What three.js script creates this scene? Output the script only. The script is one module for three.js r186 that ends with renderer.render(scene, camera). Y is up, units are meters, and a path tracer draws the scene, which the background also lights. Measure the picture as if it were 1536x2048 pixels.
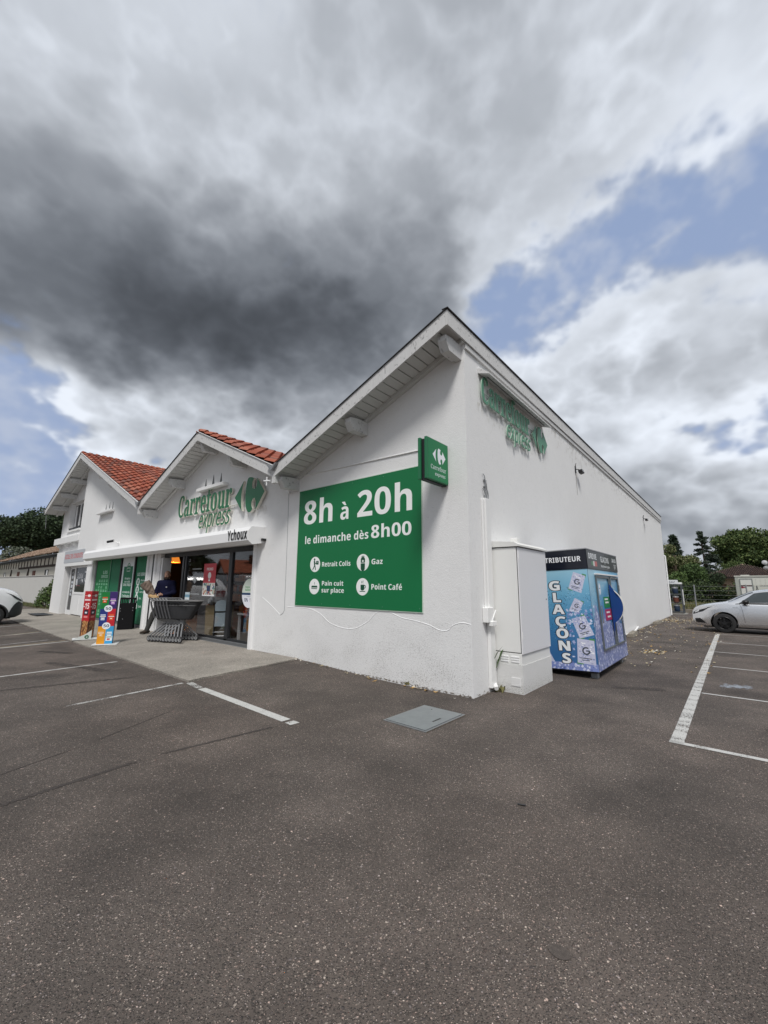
import * as THREE from 'three';
import { RoundedBoxGeometry } from 'three/addons/geometries/RoundedBoxGeometry.js';
import { TextGeometry } from 'three/addons/geometries/TextGeometry.js';
import { FontLoader } from 'three/addons/loaders/FontLoader.js';
import { MarchingCubes } from 'three/addons/objects/MarchingCubes.js';
import { mergeGeometries, mergeVertices, toCreasedNormals } from 'three/addons/utils/BufferGeometryUtils.js';
import { Brush, Evaluator, SUBTRACTION } from 'three-bvh-csg';
import { createNoise2D, createNoise3D } from 'simplex-noise';

// ---------------------------------------------------------------- camera, sky, sun, exposure
const scene = new THREE.Scene();
const camera = new THREE.PerspectiveCamera(102.5, 768 / 1024, 0.05, 1500);
camera.rotation.order = 'YXZ';
camera.position.set(2.872, 1.494, 5.335);
camera.rotation.set(0.1784, 0.6996, 0.0083);
const renderer = new THREE.WebGLRenderer({ antialias: true });
renderer.setSize(768, 1024);
renderer.toneMapping = THREE.LinearToneMapping;
renderer.toneMappingExposure = 1.93;
renderer.shadowMap.enabled = true;
const SKY_GAIN = 0.518;                       // sky radiance of the picture before exposure
const sun = new THREE.DirectionalLight(0xfffcf8, 1.5);
sun.position.set(9, 40, 17);
sun.target.position.set(-8, 0, -4);
sun.castShadow = true; sun.shadow.radius = 28;
sun.shadow.mapSize.set(4096, 4096);
Object.assign(sun.shadow.camera, { left: -60, right: 60, top: 60, bottom: -60, near: 1, far: 160 });
scene.add(sun, sun.target);

const rng = (seed) => { let s = seed | 0; return () => { s = (s + 0x6d2b79f5) | 0; let t = Math.imul(s ^ (s >>> 15), 1 | s); t = (t + Math.imul(t ^ (t >>> 7), 61 | t)) ^ t; return ((t ^ (t >>> 14)) >>> 0) / 4294967296; }; };
const clamp = (x, a = 0, b = 1) => Math.min(b, Math.max(a, x));
const mix = (a, b, t) => a + (b - a) * t;
const sst = (a, b, x) => { const t = clamp((x - a) / (b - a)); return t * t * (3 - 2 * t); };
const lin = (c) => { c /= 255; return c <= 0.04045 ? c / 12.92 : ((c + 0.055) / 1.055) ** 2.4; };
const enc = (l) => { l = clamp(l); return 255 * (l <= 0.0031308 ? 12.92 * l : 1.055 * l ** (1 / 2.4) - 0.055); };
const n2 = createNoise2D(rng(11)), n3 = createNoise3D(rng(5));

{ // cloudy sky: cloud cover and tone are given for some directions (azimuth from -z, elevation; degrees) and broken up with noise
  const CP = [
    [-91, 49, 1, 200], [-78, 53, 1, 208], [-64, 58, .55, 185], [-52, 60, 1, 176], [-38, 60, 1, 186], [-25, 59, 1, 172], [-6, 56, 1, 192], [6, 51, 1, 198],
    [-88, 42, 1, 172], [-77, 48, 1, 196], [-66, 52, 1, 184], [-46, 55, 1, 192], [-27, 54, 1, 184], [-8, 51, 1, 204], [5, 46, 1, 206],
    [-86, 37, 1, 150], [-76, 42, 1, 158], [-62, 46, 1, 202], [-46, 50, 1, 176], [-31, 49, 1, 168], [-14, 48, 1, 200], [-2, 44, .7, 206], [5, 40, .22, 200], [3, 45, .6, 205],
    [-84, 32, 1, 122], [-74, 37, 1, 112], [-62, 41, 1, 128], [-45, 43, 1, 142], [-34, 42, 1, 138], [-22, 42, .95, 186], [-9, 40, .12, 190], [-4, 38, .1, 190], [1, 37, .3, 195], [5, 33, .45, 195],
    [-84, 27, 1, 104], [-75, 31, 1, 92], [-63, 34, 1, 84], [-49, 34, 1, 86], [-34, 36, 1, 120], [-26, 37.5, .25, 195], [-17, 37, .1, 195], [-20, 33.5, .45, 200], [-7, 32, 1, 226], [2, 29, 1, 194],
    [-83, 24, .4, 130], [-70, 27, 1, 90], [-63, 27.3, 1, 82], [-55, 28.6, 1, 84], [-74, 28, 1, 84], [-62, 29.5, 1, 82], [-46, 31, 1, 96], [-38, 31, .9, 150], [-16, 28, 1, 216], [-5, 26, 1, 200], [2, 23, 1, 178],
    [-83, 19.5, .1, 200], [-76, 21.5, 1, 222], [-68, 23, 1, 200], [-59, 24.5, 1, 206], [-49, 27.5, .95, 188], [-42, 28, .9, 182], [-13, 23, 1, 204], [-5, 20, 1, 190], [2, 19, .95, 186],
    [-82, 15, .05, 200], [-79, 14.2, .55, 205], [-69, 18, .9, 188], [-7, 17, 1, 206], [-4, 17, .12, 200], [2.5, 17.5, .05, 205], [5, 17.5, .1, 205], [2, 13.5, 1, 228], [-2, 12.5, 1, 164],
    [-82, 9, .35, 205], [-3, 8, 1, 152], [2, 9.5, 1, 186], [-75, 8, .5, 210], [-45, 12, .9, 190], [-25, 18, 1, 205], [-30, 26, .9, 200],
  ];
  const GA = 360, GE = 91, gc = new Float32Array(GA * GE), gl = new Float32Array(GA * GE);
  const D2R = Math.PI / 180, cpv = CP.map(([a, e]) => [Math.sin(a * D2R) * Math.cos(e * D2R), Math.sin(e * D2R), -Math.cos(a * D2R) * Math.cos(e * D2R)]);
  for (let e = 0; e < GE; e++) for (let a = 0; a < GA; a++) {
    const az = (a - 180) * D2R, el = e * D2R, d = [Math.sin(az) * Math.cos(el), Math.sin(el), -Math.cos(az) * Math.cos(el)];
    let w = 0.02, c = 0.02 * 0.86, l = 0.02 * 178;
    CP.forEach((p, i) => { const v = cpv[i], dy = (d[1] - v[1]) * 1.25, q = (d[0] - v[0]) ** 2 + dy * dy + (d[2] - v[2]) ** 2, k = Math.exp(-q / (2 * 0.062 ** 2)); w += k; c += k * p[2]; l += k * p[3]; });
    gc[e * GA + a] = c / w; gl[e * GA + a] = l / w;
  }
  const look = (g, a, e) => { e = clamp(e, 0, 89.99); a = ((a + 180) % 360 + 360) % 360; const a0 = Math.floor(a), e0 = Math.floor(e), fa = a - a0, fe = e - e0, a1 = (a0 + 1) % 360, r0 = e0 * GA, r1 = (e0 + 1) * GA; return mix(mix(g[r0 + a0], g[r0 + a1], fa), mix(g[r1 + a0], g[r1 + a1], fa), fe); };
  const fbm = (x, y, z, o, gain = 0.52) => { let s = 0, a = 1, t = 0; for (let i = 0; i < o; i++) { s += a * n3(x, y, z); t += a; a *= gain; x = x * 2.03 + 7.1; y = y * 2.03 - 3.3; z = z * 2.03 + 1.7; } return s / t; };
  const W = 2048, H = 1024, data = new Float32Array(W * H * 4);
  for (let j = 0; j < H; j++) {
    const el = (0.5 - (H - 1 - j + 0.5) / H) * Math.PI;     // row 0 is the bottom of the picture
    for (let i = 0; i < W; i++) {
      const k = 4 * (j * W + i); let r, g, b;
      if (el < -0.02) { r = .17; g = .165; b = .155; }
      else {
        const ph = ((i + 0.5) / W - 0.5) * 2 * Math.PI;     // three.js: u = atan(z, x) / 2pi + 0.5
        const ce = Math.cos(el), x = Math.cos(ph) * ce, y = Math.max(0, Math.sin(el)), z = Math.sin(ph) * ce;
        const qx = x * 1.55, qz = z * 1.55, qy = y * 1.75;      // noise on the sphere, a little flattened
        const wx = fbm(qx * 1.9 + 3, qy * 2.6, qz * 1.9, 5, .55), wy = fbm(qx * 1.9 - 9, qy * 2.6 + 4, qz * 1.9 + 5, 5, .55);
        const az = Math.atan2(x, -z) / D2R + wx * 7.5 / Math.max(.4, ce), ed = el / D2R + wy * 4.6;
        const big = fbm(qx * 2.3 + 20, qy * 3, qz * 2.3 - 4, 6, .56), puff = 1 - Math.abs(fbm(qx * 3.3, qy * 4.6, qz * 3.3 + 9, 5, .48)) * 2.5, fine = fbm(qx * 9, qy * 11 + 8, qz * 9, 3, .5);
        const cov = look(gc, az, ed) + 0.32 * big + 0.15 * (puff - .35) + .06 * fine;
        const low = sst(34, 20, el / D2R), up2 = sst(36, 50, el / D2R), hw = mix(.24, .11, low), m = sst(.52 - hw, .52 + hw, cov), rim = sst(.45, .62, cov) * (1 - sst(.62, .95, cov));
        let L = look(gl, az, ed);
        L = L * (1 + .11 * big + (.075 + .10 * low) * (puff - .35) + (.03 + .02 * low) * fine) + rim * (18 + 14 * low) + 7 * up2;
        L = clamp(158 + (L - 158) * 1.06, 74, 245);
        const cl = lin(L), dk = 1 - sst(70, 200, L);
        const hb = Math.exp(-el * 4.5), veil = .34 * sst(-.25, .55, big * .6 + fine * .5) + .2, br = mix(mix(.20, .42, hb), .62, veil), bg = mix(mix(.30, .515, hb), .66, veil), bb = mix(mix(.53, .73, hb), .74, veil);
        r = mix(br, cl * mix(.93, .87, dk), m); g = mix(bg, cl * mix(.99, .97, dk), m); b = mix(bb, cl * mix(1.085, 1.14, dk), m);
      }
      data[k] = r * SKY_GAIN; data[k + 1] = g * SKY_GAIN; data[k + 2] = b * SKY_GAIN; data[k + 3] = 1;
    }
  }
  const sky = new THREE.DataTexture(data, W, H, THREE.RGBAFormat, THREE.FloatType);
  sky.mapping = THREE.EquirectangularReflectionMapping; sky.magFilter = sky.minFilter = THREE.LinearFilter; sky.colorSpace = THREE.LinearSRGBColorSpace; sky.needsUpdate = true;
  scene.background = sky; scene.environment = sky;
}

// ---------------------------------------------------------------- helpers
const V3 = (x, y, z) => new THREE.Vector3(x, y, z);
const col = (r, g, b) => new THREE.Color().setRGB(r, g, b);            // linear
const mat = (c, rough = .8, o = {}) => new THREE.MeshStandardMaterial({ color: Array.isArray(c) ? col(...c) : c, roughness: rough, ...o });
const phys = (c, rough, o = {}) => new THREE.MeshPhysicalMaterial({ color: Array.isArray(c) ? col(...c) : c, roughness: rough, ...o });
const used = {};
const numbered = (n) => { const k = used[n] = (used[n] || 0) + 1; return k === 1 ? n : n + '_' + String(k - 1).padStart(3, '0'); };
function tag(o, label, category, group) { o.userData.label = label; o.userData.category = category; if (group) o.userData.group = group; return o; }
function thing(name, label, category, p = [0, 0, 0], turn = 0, group) { const o = new THREE.Group(); o.name = numbered(name); o.position.set(...p); o.rotation.y = turn; tag(o, label, category, group); scene.add(o); return o; }
function part(name, geo, material, parent) { const m = new THREE.Mesh(Array.isArray(geo) ? merge(geo) : geo, material); m.name = name; m.castShadow = m.receiveShadow = true; parent.add(m); return m; }
function single(name, geo, material, label, category, group) { const m = part(numbered(name), geo, material, scene); return tag(m, label, category, group); }
function struct(name, geo, material) { const m = part(numbered(name), geo, material, scene); m.userData.kind = 'structure'; return m; }
function copyOf(o, p, turn, label, name) { const c = o.clone(); c.userData = { ...o.userData }; c.name = numbered(name || o.name.replace(/_\d+$/, '')); if (p) c.position.set(...p); if (turn != null) c.rotation.y = turn; if (label) c.userData.label = label; scene.add(c); return c; }
const merge = (gs) => { const l = gs.flat(9).map((g) => { const q = g.index ? g.toNonIndexed() : g; for (const k of Object.keys(q.attributes)) if (!['position', 'normal', 'uv'].includes(k)) q.deleteAttribute(k); if (!q.attributes.uv) q.setAttribute('uv', new THREE.BufferAttribute(new Float32Array(q.attributes.position.count * 2), 2)); if (!q.attributes.normal) q.computeVertexNormals(); return q; }); return mergeGeometries(l, false); };
// box from corner to corner
const bx = (x0, y0, z0, x1, y1, z1) => new THREE.BoxGeometry(Math.abs(x1 - x0), Math.abs(y1 - y0), Math.abs(z1 - z0)).translate((x0 + x1) / 2, (y0 + y1) / 2, (z0 + z1) / 2);
const rbx = (x0, y0, z0, x1, y1, z1, r = .01, s = 2) => new RoundedBoxGeometry(Math.abs(x1 - x0), Math.abs(y1 - y0), Math.abs(z1 - z0), s, r).translate((x0 + x1) / 2, (y0 + y1) / 2, (z0 + z1) / 2);
const cyl = (r0, r1, h, n = 16) => new THREE.CylinderGeometry(r1, r0, h, n);
const orient = (g, a, b) => { const A = V3(...a), B = V3(...b), d = B.clone().sub(A); g.applyQuaternion(new THREE.Quaternion().setFromUnitVectors(V3(0, 1, 0), d.clone().normalize())); const c = A.add(B).multiplyScalar(.5); return g.translate(c.x, c.y, c.z); };
const rod = (a, b, r0, r1 = r0, n = 8) => orient(new THREE.CylinderGeometry(r1, r0, V3(...a).distanceTo(V3(...b)), n), a, b);
const bar = (a, b, w, d = w) => orient(new THREE.BoxGeometry(w, V3(...a).distanceTo(V3(...b)), d), a, b);
const tube = (pts, r, seg = 24, n = 6, closed = false) => new THREE.TubeGeometry(new THREE.CatmullRomCurve3(pts.map((p) => V3(...p)), closed, 'centripetal'), seg, r, n, closed);
const shapeOf = (pts, holes = []) => { const s = new THREE.Shape(pts.map((p) => new THREE.Vector2(...p))); for (const h of holes) s.holes.push(new THREE.Path(h.map((p) => new THREE.Vector2(...p)))); return s; };
const extr = (shape, depth, z = 0, bevel = 0) => new THREE.ExtrudeGeometry(shape, { depth, bevelEnabled: bevel > 0, bevelSize: bevel, bevelThickness: bevel, bevelSegments: 2, bevelOffset: -bevel, curveSegments: 10 }).translate(0, 0, z);
// uv in metres / s from the main direction of each face
function muv(g, s = 1, ox = 0, oy = 0) {
  if (g.index) g = g.toNonIndexed();
  const p = g.attributes.position, n = g.attributes.normal, uv = new Float32Array(p.count * 2);
  for (let i = 0; i < p.count; i++) { const a = Math.abs(n.getX(i)), b = Math.abs(n.getY(i)), c = Math.abs(n.getZ(i)); let u, v; if (b > a && b > c) { u = p.getX(i); v = p.getZ(i); } else if (a > c) { u = p.getZ(i); v = p.getY(i); } else { u = p.getX(i); v = p.getY(i); } uv[2 * i] = u / s + ox; uv[2 * i + 1] = v / s + oy; }
  g.setAttribute('uv', new THREE.BufferAttribute(uv, 2)); return g;
}
function quad(a, b, c, d, uv = [[0, 0], [1, 0], [1, 1], [0, 1]]) { const g = new THREE.BufferGeometry(), P = [a, b, c, a, c, d], U = [uv[0], uv[1], uv[2], uv[0], uv[2], uv[3]]; g.setAttribute('position', new THREE.BufferAttribute(new Float32Array(P.flat()), 3)); g.setAttribute('uv', new THREE.BufferAttribute(new Float32Array(U.flat()), 2)); g.computeVertexNormals(); return g; }
// textures
const hash = (x, y, s) => { let h = Math.imul(x, 374761393) + Math.imul(y, 668265263) + Math.imul(s, 1274126177); h = Math.imul(h ^ (h >>> 13), 1274126177); return ((h ^ (h >>> 16)) >>> 0) / 4294967296; };
const tn = (x, y, p, s) => { const x0 = Math.floor(x), y0 = Math.floor(y), m = (v) => ((v % p) + p) % p; let a = x - x0, b = y - y0; a = a * a * (3 - 2 * a); b = b * b * (3 - 2 * b); const X = m(x0), X1 = m(x0 + 1), Y = m(y0), Y1 = m(y0 + 1); return mix(mix(hash(X, Y, s), hash(X1, Y, s), a), mix(hash(X, Y1, s), hash(X1, Y1, s), a), b); };
const tf = (u, v, p, o, s) => { let r = 0, a = .5, t = 0; for (let i = 0; i < o; i++) { r += a * tn(u * p, v * p, p, s + i); t += a; a *= .55; p *= 2; } return r / t; };
function texFrom(w, h, px, srgb = true, wrap = true) { const t = new THREE.DataTexture(px, w, h, THREE.RGBAFormat); if (srgb) t.colorSpace = THREE.SRGBColorSpace; t.magFilter = THREE.LinearFilter; t.minFilter = THREE.LinearMipmapLinearFilter; t.generateMipmaps = true; if (wrap) t.wrapS = t.wrapT = THREE.RepeatWrapping; t.needsUpdate = true; return t; }
function makeTex(w, h, fn, srgb = true) { const px = new Uint8Array(w * h * 4); for (let j = 0; j < h; j++) for (let i = 0; i < w; i++) { const c = fn((i + .5) / w, (j + .5) / h, i, j), k = 4 * (j * w + i); for (let q = 0; q < 3; q++) px[k + q] = srgb ? enc(c[q]) : 255 * clamp(c[q]); px[k + 3] = 255; } return texFrom(w, h, px, srgb); }
const rep = (t, x, y = x) => { const c = t.clone(); c.wrapS = c.wrapT = THREE.RepeatWrapping; c.repeat.set(x, y); c.needsUpdate = true; return c; };
function canvasTex(w, h, draw) { const c = document.createElement('canvas'); c.width = w; c.height = h; const x = c.getContext('2d'); draw(x, w, h); const t = new THREE.CanvasTexture(c); t.colorSpace = THREE.SRGBColorSpace; t.magFilter = THREE.LinearFilter; t.anisotropy = 8; return t; }
// text squeezed into a box: left, right, baseline, cap height (pixels)
function fit(x, s, x0, x1, base, cap, font = 'bold', fam = 'sans-serif', skew = 0) { x.save(); const size = cap / .714; x.font = `${font} ${size}px ${fam}`; const w = x.measureText(s).width; x.textAlign = 'left'; x.textBaseline = 'alphabetic'; x.transform((x1 - x0) / w, 0, skew, 1, x0, base); x.fillText(s, 0, 0); x.restore(); }
const fontL = new FontLoader();
const serifB = await fontL.loadAsync('fonts/droid/droid_serif_bold.typeface.json'), sansR = await fontL.loadAsync('fonts/droid/droid_sans_regular.typeface.json'), sansB = await fontL.loadAsync('fonts/droid/droid_sans_bold.typeface.json');

// ---------------------------------------------------------------- shared surface textures
const plasterBump = makeTex(1024, 1024, (u, v) => { const a = tf(u, v, 96, 3, 3), b = tf(u, v, 12, 3, 40), c = tn(u * 380, v * 380, 380, 9); const k = a * .55 + b * .2 + c * .35; return [k, k, k]; }, false);
const woodPaint = makeTex(512, 512, (u, v) => { const g = tf(u * 1, v * .12, 64, 4, 21), w = tf(u, v, 20, 4, 30), k = .62 + .12 * (g - .5) - .30 * sst(.58, .72, w * .6 + g * .4); return [k, k * .995, k * .985]; });
const concreteTex = makeTex(1024, 1024, (u, v) => { const a = tf(u, v, 6, 5, 50), b = tn(u * 300, v * 300, 300, 61), c = tn(u * 512, v * 512, 512, 62), s = sst(.80, .9, b) * .10 - sst(.75, .92, c) * .07; const k = .235 + .13 * (a - .5) + .15 * (c - .5) + .16 * (b - .5) + s * 1.4; return [k * 1.08, k * .985, k * .86]; });
const concreteBump = makeTex(1024, 1024, (u, v) => { const b = tn(u * 300, v * 300, 300, 61), c = tn(u * 512, v * 512, 512, 62); const k = .5 * b + .5 * c; return [k, k, k]; }, false);
// asphalt: splatted stones, 3.4 m square
let asphaltMap, asphaltBump;
{
  const N = 2048, px = new Uint8Array(N * N * 4), bp = new Uint8Array(N * N * 4), r = rng(77), hgt = new Float32Array(N * N), R = new Float32Array(N * N), Gc = new Float32Array(N * N), B = new Float32Array(N * N);
  for (let j = 0; j < N; j++) for (let i = 0; i < N; i++) { const k = j * N + i, u = i / N, v = j / N, q = .032 + .03 * hash(i, j, 5) + .012 * (tf(u, v, 24, 3, 70) - .5); R[k] = q * 1.09; Gc[k] = q * .985; B[k] = q * .92; hgt[k] = .12 * hash(i, j, 6); }
  for (let s = 0; s < 210000; s++) {
    const cx = r() * N, cy = r() * N, big = r(), rad = big > .98 ? 2.4 + 2.0 * r() : 1.0 + 1.7 * r() * r(), as = .6 + .8 * r(), th = r() * 6.28, ct = Math.cos(th), st = Math.sin(th), h = .3 + .7 * r();
    let t = r(), q = .036 + .14 * t * t * t; const lightish = r(); if (lightish > .965) q = .15 + .24 * r(); else if (lightish > .83) q = .12 + .14 * r();
    const hue = r(); const cr = q * (hue > .7 ? 1.16 : 1.06), cg = q * (hue > .7 ? .97 : .99), cb = q * (hue > .7 ? .90 : hue < .15 ? 1.02 : .92);
    const m = Math.ceil(rad * 1.4);
    for (let y = -m; y <= m; y++) for (let x = -m; x <= m; x++) { const a = (x * ct + y * st) / (rad * Math.sqrt(as)), b = (-x * st + y * ct) / (rad / Math.sqrt(as)), e = a * a + b * b; if (e > 1) continue; const k = (((cy | 0) + y + N) % N) * N + (((cx | 0) + x + N) % N); const hh = h * (1 - .5 * e); if (hh < hgt[k]) continue; hgt[k] = hh; const ed = 1 - .25 * e; R[k] = cr * ed; Gc[k] = cg * ed; B[k] = cb * ed; }
  }
  for (let k = 0; k < N * N; k++) { const lf = 1.5 * (1 + .6 * (tf((k % N) / N, Math.floor(k / N) / N, 7, 3, 33) - .5)); px[4 * k] = enc(R[k] * lf * 1.075); px[4 * k + 1] = enc(Gc[k] * lf * .985); px[4 * k + 2] = enc(B[k] * lf * .91); px[4 * k + 3] = 255; bp[4 * k] = bp[4 * k + 1] = bp[4 * k + 2] = 255 * clamp(hgt[k]); bp[4 * k + 3] = 255; }
  asphaltMap = texFrom(N, N, px); asphaltBump = texFrom(N, N, bp, false);
}

// ---------------------------------------------------------------- ground
const GY = (x, z) => .085 * sst(-1.2, -3.9, x) * clamp(1 - z / 2.1);       // the tarmac rises a little towards the front wall
const slabZ = (x) => 2.12 + .013 * (x + 4);                                 // outer edge of the concrete apron
const slabY = (x, z) => .03 + .075 * clamp(1 - z / slabZ(x));
{ // far ground sheet
  const g = new THREE.PlaneGeometry(1400, 1400, 1, 1).rotateX(-Math.PI / 2).translate(0, -.03, 0);
  struct('ground', muv(g, 3), mat([.10, .105, .06], 1));
  const lines = (a, b, f0, f1, s) => { const o = [a]; for (let v = f0; v <= f1 + 1e-6; v += s) o.push(v); o.push(b); return o; };
  const X = lines(-60, 60, -30, 14, .25), Z = lines(-27.2, 90, -27, 20, .25), pos = [], uv = [], cl = [], ix = [];
  for (const z of Z) for (const x of X) {
    pos.push(x, GY(x, z), z); uv.push(x / 3.4, z / 3.4);
    const a = n2(x * .22, z * .22), b = n2(x * .9 + 30, z * .9), c = n2(x * 2.6, z * 2.6 + 9), band = n2(x * .12 + 40, z * .9 + 3);
    let k = 1 + .17 * a + .13 * b + .12 * c + .11 * band; k *= 1 - .24 * sst(.45, .8, n2(x * .55 + 7, z * .5 - 4)) + .16 * sst(.5, .8, n2(x * .4 - 20, z * .4 + 8));
    const w = .5 + .5 * n2(x * .3 + 60, z * .3); cl.push(k * (1 + .035 * w), k, k * (1 - .02 * w));
  }
  for (let j = 0; j + 1 < Z.length; j++) for (let i = 0; i + 1 < X.length; i++) { const a = j * X.length + i, b = a + 1, c = a + X.length, d = c + 1; ix.push(a, c, b, b, c, d); }
  const ag = new THREE.BufferGeometry(); ag.setAttribute('position', new THREE.Float32BufferAttribute(pos, 3)); ag.setAttribute('uv', new THREE.Float32BufferAttribute(uv, 2)); ag.setAttribute('color', new THREE.Float32BufferAttribute(cl, 3)); ag.setIndex(ix); ag.computeVertexNormals();
  struct('car_park', ag, mat([1, 1, 1], .88, { map: asphaltMap, bumpMap: asphaltBump, bumpScale: .009, vertexColors: true }));
}
{ // concrete apron before the shop, laid in bays with saw-cut joints
  const cm = mat([1, 1, 1], .9, { map: concreteTex, bumpMap: concreteBump, bumpScale: .004 });
  const apron = new THREE.Group(); apron.name = 'pavement'; apron.userData.kind = 'structure'; scene.add(apron);
  const cuts = [-27, -22.4, -17.6, -13, -8.4, -3.75]; 
  for (let i = 0; i + 1 < cuts.length; i++) {
    const a = cuts[i] + .006, b = cuts[i + 1] - .006, za = slabZ(a), zb = slabZ(b), y0 = .03, y1 = .105, P = [];
    const n = 12, pos = [], ix = [], r = rng(i + 4);
    for (let j = 0; j <= n; j++) for (let k = 0; k <= n; k++) { const x = mix(a, b, k / n), zz = slabZ(x), edge = j === n ? .018 * (r() - .5) : 0; const z = mix(-.6, zz + edge, j / n); pos.push(x + (k === n && i === 4 ? .05 * (r() - .5) : 0), z < 0 ? .105 : slabY(x, z), z); }
    for (let j = 0; j < n; j++) for (let k = 0; k < n; k++) { const q = j * (n + 1) + k; ix.push(q, q + n + 1, q + 1, q + 1, q + n + 1, q + n + 2); }
    const base = pos.length / 3; const rim = []; for (let j = 0; j <= n; j++) rim.push(j * (n + 1)); for (let k = 1; k <= n; k++) rim.push(n * (n + 1) + k); for (let j = n - 1; j >= 0; j--) rim.push(j * (n + 1) + n);
    for (const q of rim) pos.push(pos[3 * q], pos[3 * q + 1] - .1, pos[3 * q + 2]);
    for (let k = 0; k + 1 < rim.length; k++) ix.push(rim[k], base + k, rim[k + 1], rim[k + 1], base + k, base + k + 1);
    let g = new THREE.BufferGeometry(); g.setAttribute('position', new THREE.Float32BufferAttribute(pos, 3)); g.setIndex(ix); g = g.toNonIndexed(); g.computeVertexNormals();
    part('concrete_bay', muv(toCreasedNormals(g, .6), 2.3, i * .37), cm, apron);
  }
}
// tar seams, oil marks and dusty patches in the tarmac
{
  const blot = (seed, th, sx, sy, w = 512, h = 128) => { const px = new Uint8Array(w * h * 4); for (let j = 0; j < h; j++) for (let i = 0; i < w; i++) { const u = i / w, v = j / h, e = 4 * v * (1 - v) * Math.min(1, 8 * u * (1 - u)), q = .5 * n2(u * sx + seed, v * sy) + .3 * n2(u * sx * 3, v * sy * 3 + seed) + .35 * (hash(i, j, seed) - .5), k = 4 * (j * w + i); px[k] = px[k + 1] = px[k + 2] = q + e * 1.3 > th ? 255 : 0; px[k + 3] = 255; } return texFrom(w, h, px, false, false); };
  const grp = new THREE.Group(); grp.name = 'tarmac_stains'; grp.userData.kind = 'structure'; scene.add(grp);
  const mark = (name, a, b, w, m) => { const A = V3(a[0], 0, a[1]), B = V3(b[0], 0, b[1]), d = B.clone().sub(A), n = V3(-d.z, 0, d.x).normalize().multiplyScalar(w / 2), y = .0028, P = (p, s) => [p.x + n.x * s, GY(p.x, p.z) + y, p.z + n.z * s]; part(name, quad(P(A, 1), P(B, 1), P(B, -1), P(A, -1)), m, grp); };
  const mk = (c, seed, th, sx, sy) => mat(c, .9, { map: rep(asphaltMap, 1.7, .12), color: col(...c), alphaMap: blot(seed, th, sx, sy), alphaTest: .5 });
  const tar = mk([.5, .5, .52], 3, .85, 40, 2), tar2 = mk([.55, .55, .56], 7, 1.05, 26, 3), oil = mk([.5, .5, .5], 5, 1.05, 5, 5), dust = mk([1.0, .97, .9].map((v) => v * 1.0), 9, 1.1, 14, 3);
  mark('tar_seam', [-1.06, 5.3], [-1.22, 3.6], .075, tar); mark('tar_seam', [-1.22, 3.62], [-1.06, 2.36], .06, tar); mark('tar_seam', [-1.5, 5.2], [-1.97, 3.9], .02, tar); mark('tar_seam', [-1.97, 3.92], [-2.5, 2.85], .02, tar); mark('tar_seam', [-5.35, 4.6], [-4.72, 2.3], .2, tar2); mark('tar_seam', [-3.9, 2.16], [-3.7, .05], .10, tar);
  part('oil_stain', new THREE.CircleGeometry(.045, 18).rotateX(-Math.PI / 2).scale(1, 1, .8).translate(2.15, .0028, 3.32), mat([.78, .78, .78], .9, { map: asphaltMap }), grp); mark('oil_stain', [2.9, -.9], [3.6, -1.2], .35, tar2); mark('oil_stain', [1.2, -2.0], [2.0, -2.4], .3, tar2); mark('oil_stain', [-7.6, 3.2], [-5.4, 2.6], .3, tar2); mark('oil_stain', [-9.3, 3.0], [-8.2, 2.5], .3, tar2);
  part('paint_spill', quad([2.5, .003, -3.0], [2.95, .003, -3.25], [2.95, .003, -3.7], [2.5, .003, -3.55]), mat([.24, .26, .29], .8, { alphaMap: blot(21, 1.0, 4, 4, 256, 256), alphaTest: .5 }), grp);
}
// painted lines: worn paint with gaps and ragged edges
const paintTex = (seed, wear, w = 1024, h = 64) => { const px = new Uint8Array(w * h * 4), al = new Uint8Array(w * h * 4); for (let j = 0; j < h; j++) for (let i = 0; i < w; i++) { const k = 4 * (j * w + i), u = i / w * 16, v = j / h, e = Math.min(v, 1 - v) * 2, a = .5 + .5 * n2(u * 9 + seed, v * 3), b = .5 + .5 * n2(u * 30, v * 9 + seed), c = .5 + .5 * n2(u * 1.3 + seed, 3); const q = .5 * a + .5 * b + .45 * (c - .5); const on = q > wear && e > .10 * b + .03 ? 255 : 0; const t = .60 - .12 * a - .10 * hash(i, j, seed); px[k] = enc(t); px[k + 1] = enc(t * .99); px[k + 2] = enc(t * .95); px[k + 3] = 255; al[k] = al[k + 1] = al[k + 2] = on; al[k + 3] = 255; } return [texFrom(w, h, px), texFrom(w, h, al, false)]; };
const paints = [[1, .14], [5, .30], [9, .46]].map(([s, w]) => { const [m, a] = paintTex(s, w); return mat([1, 1, 1], .75, { map: m, alphaMap: a, alphaTest: .5 }); });
paints.push(mat([.95, .80, .50], .8, { map: paints[1].map, alphaMap: paints[1].alphaMap, alphaTest: .5 }));
const lineGroup = new THREE.Group(); lineGroup.name = 'road_markings'; lineGroup.userData.kind = 'structure'; scene.add(lineGroup);
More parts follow.
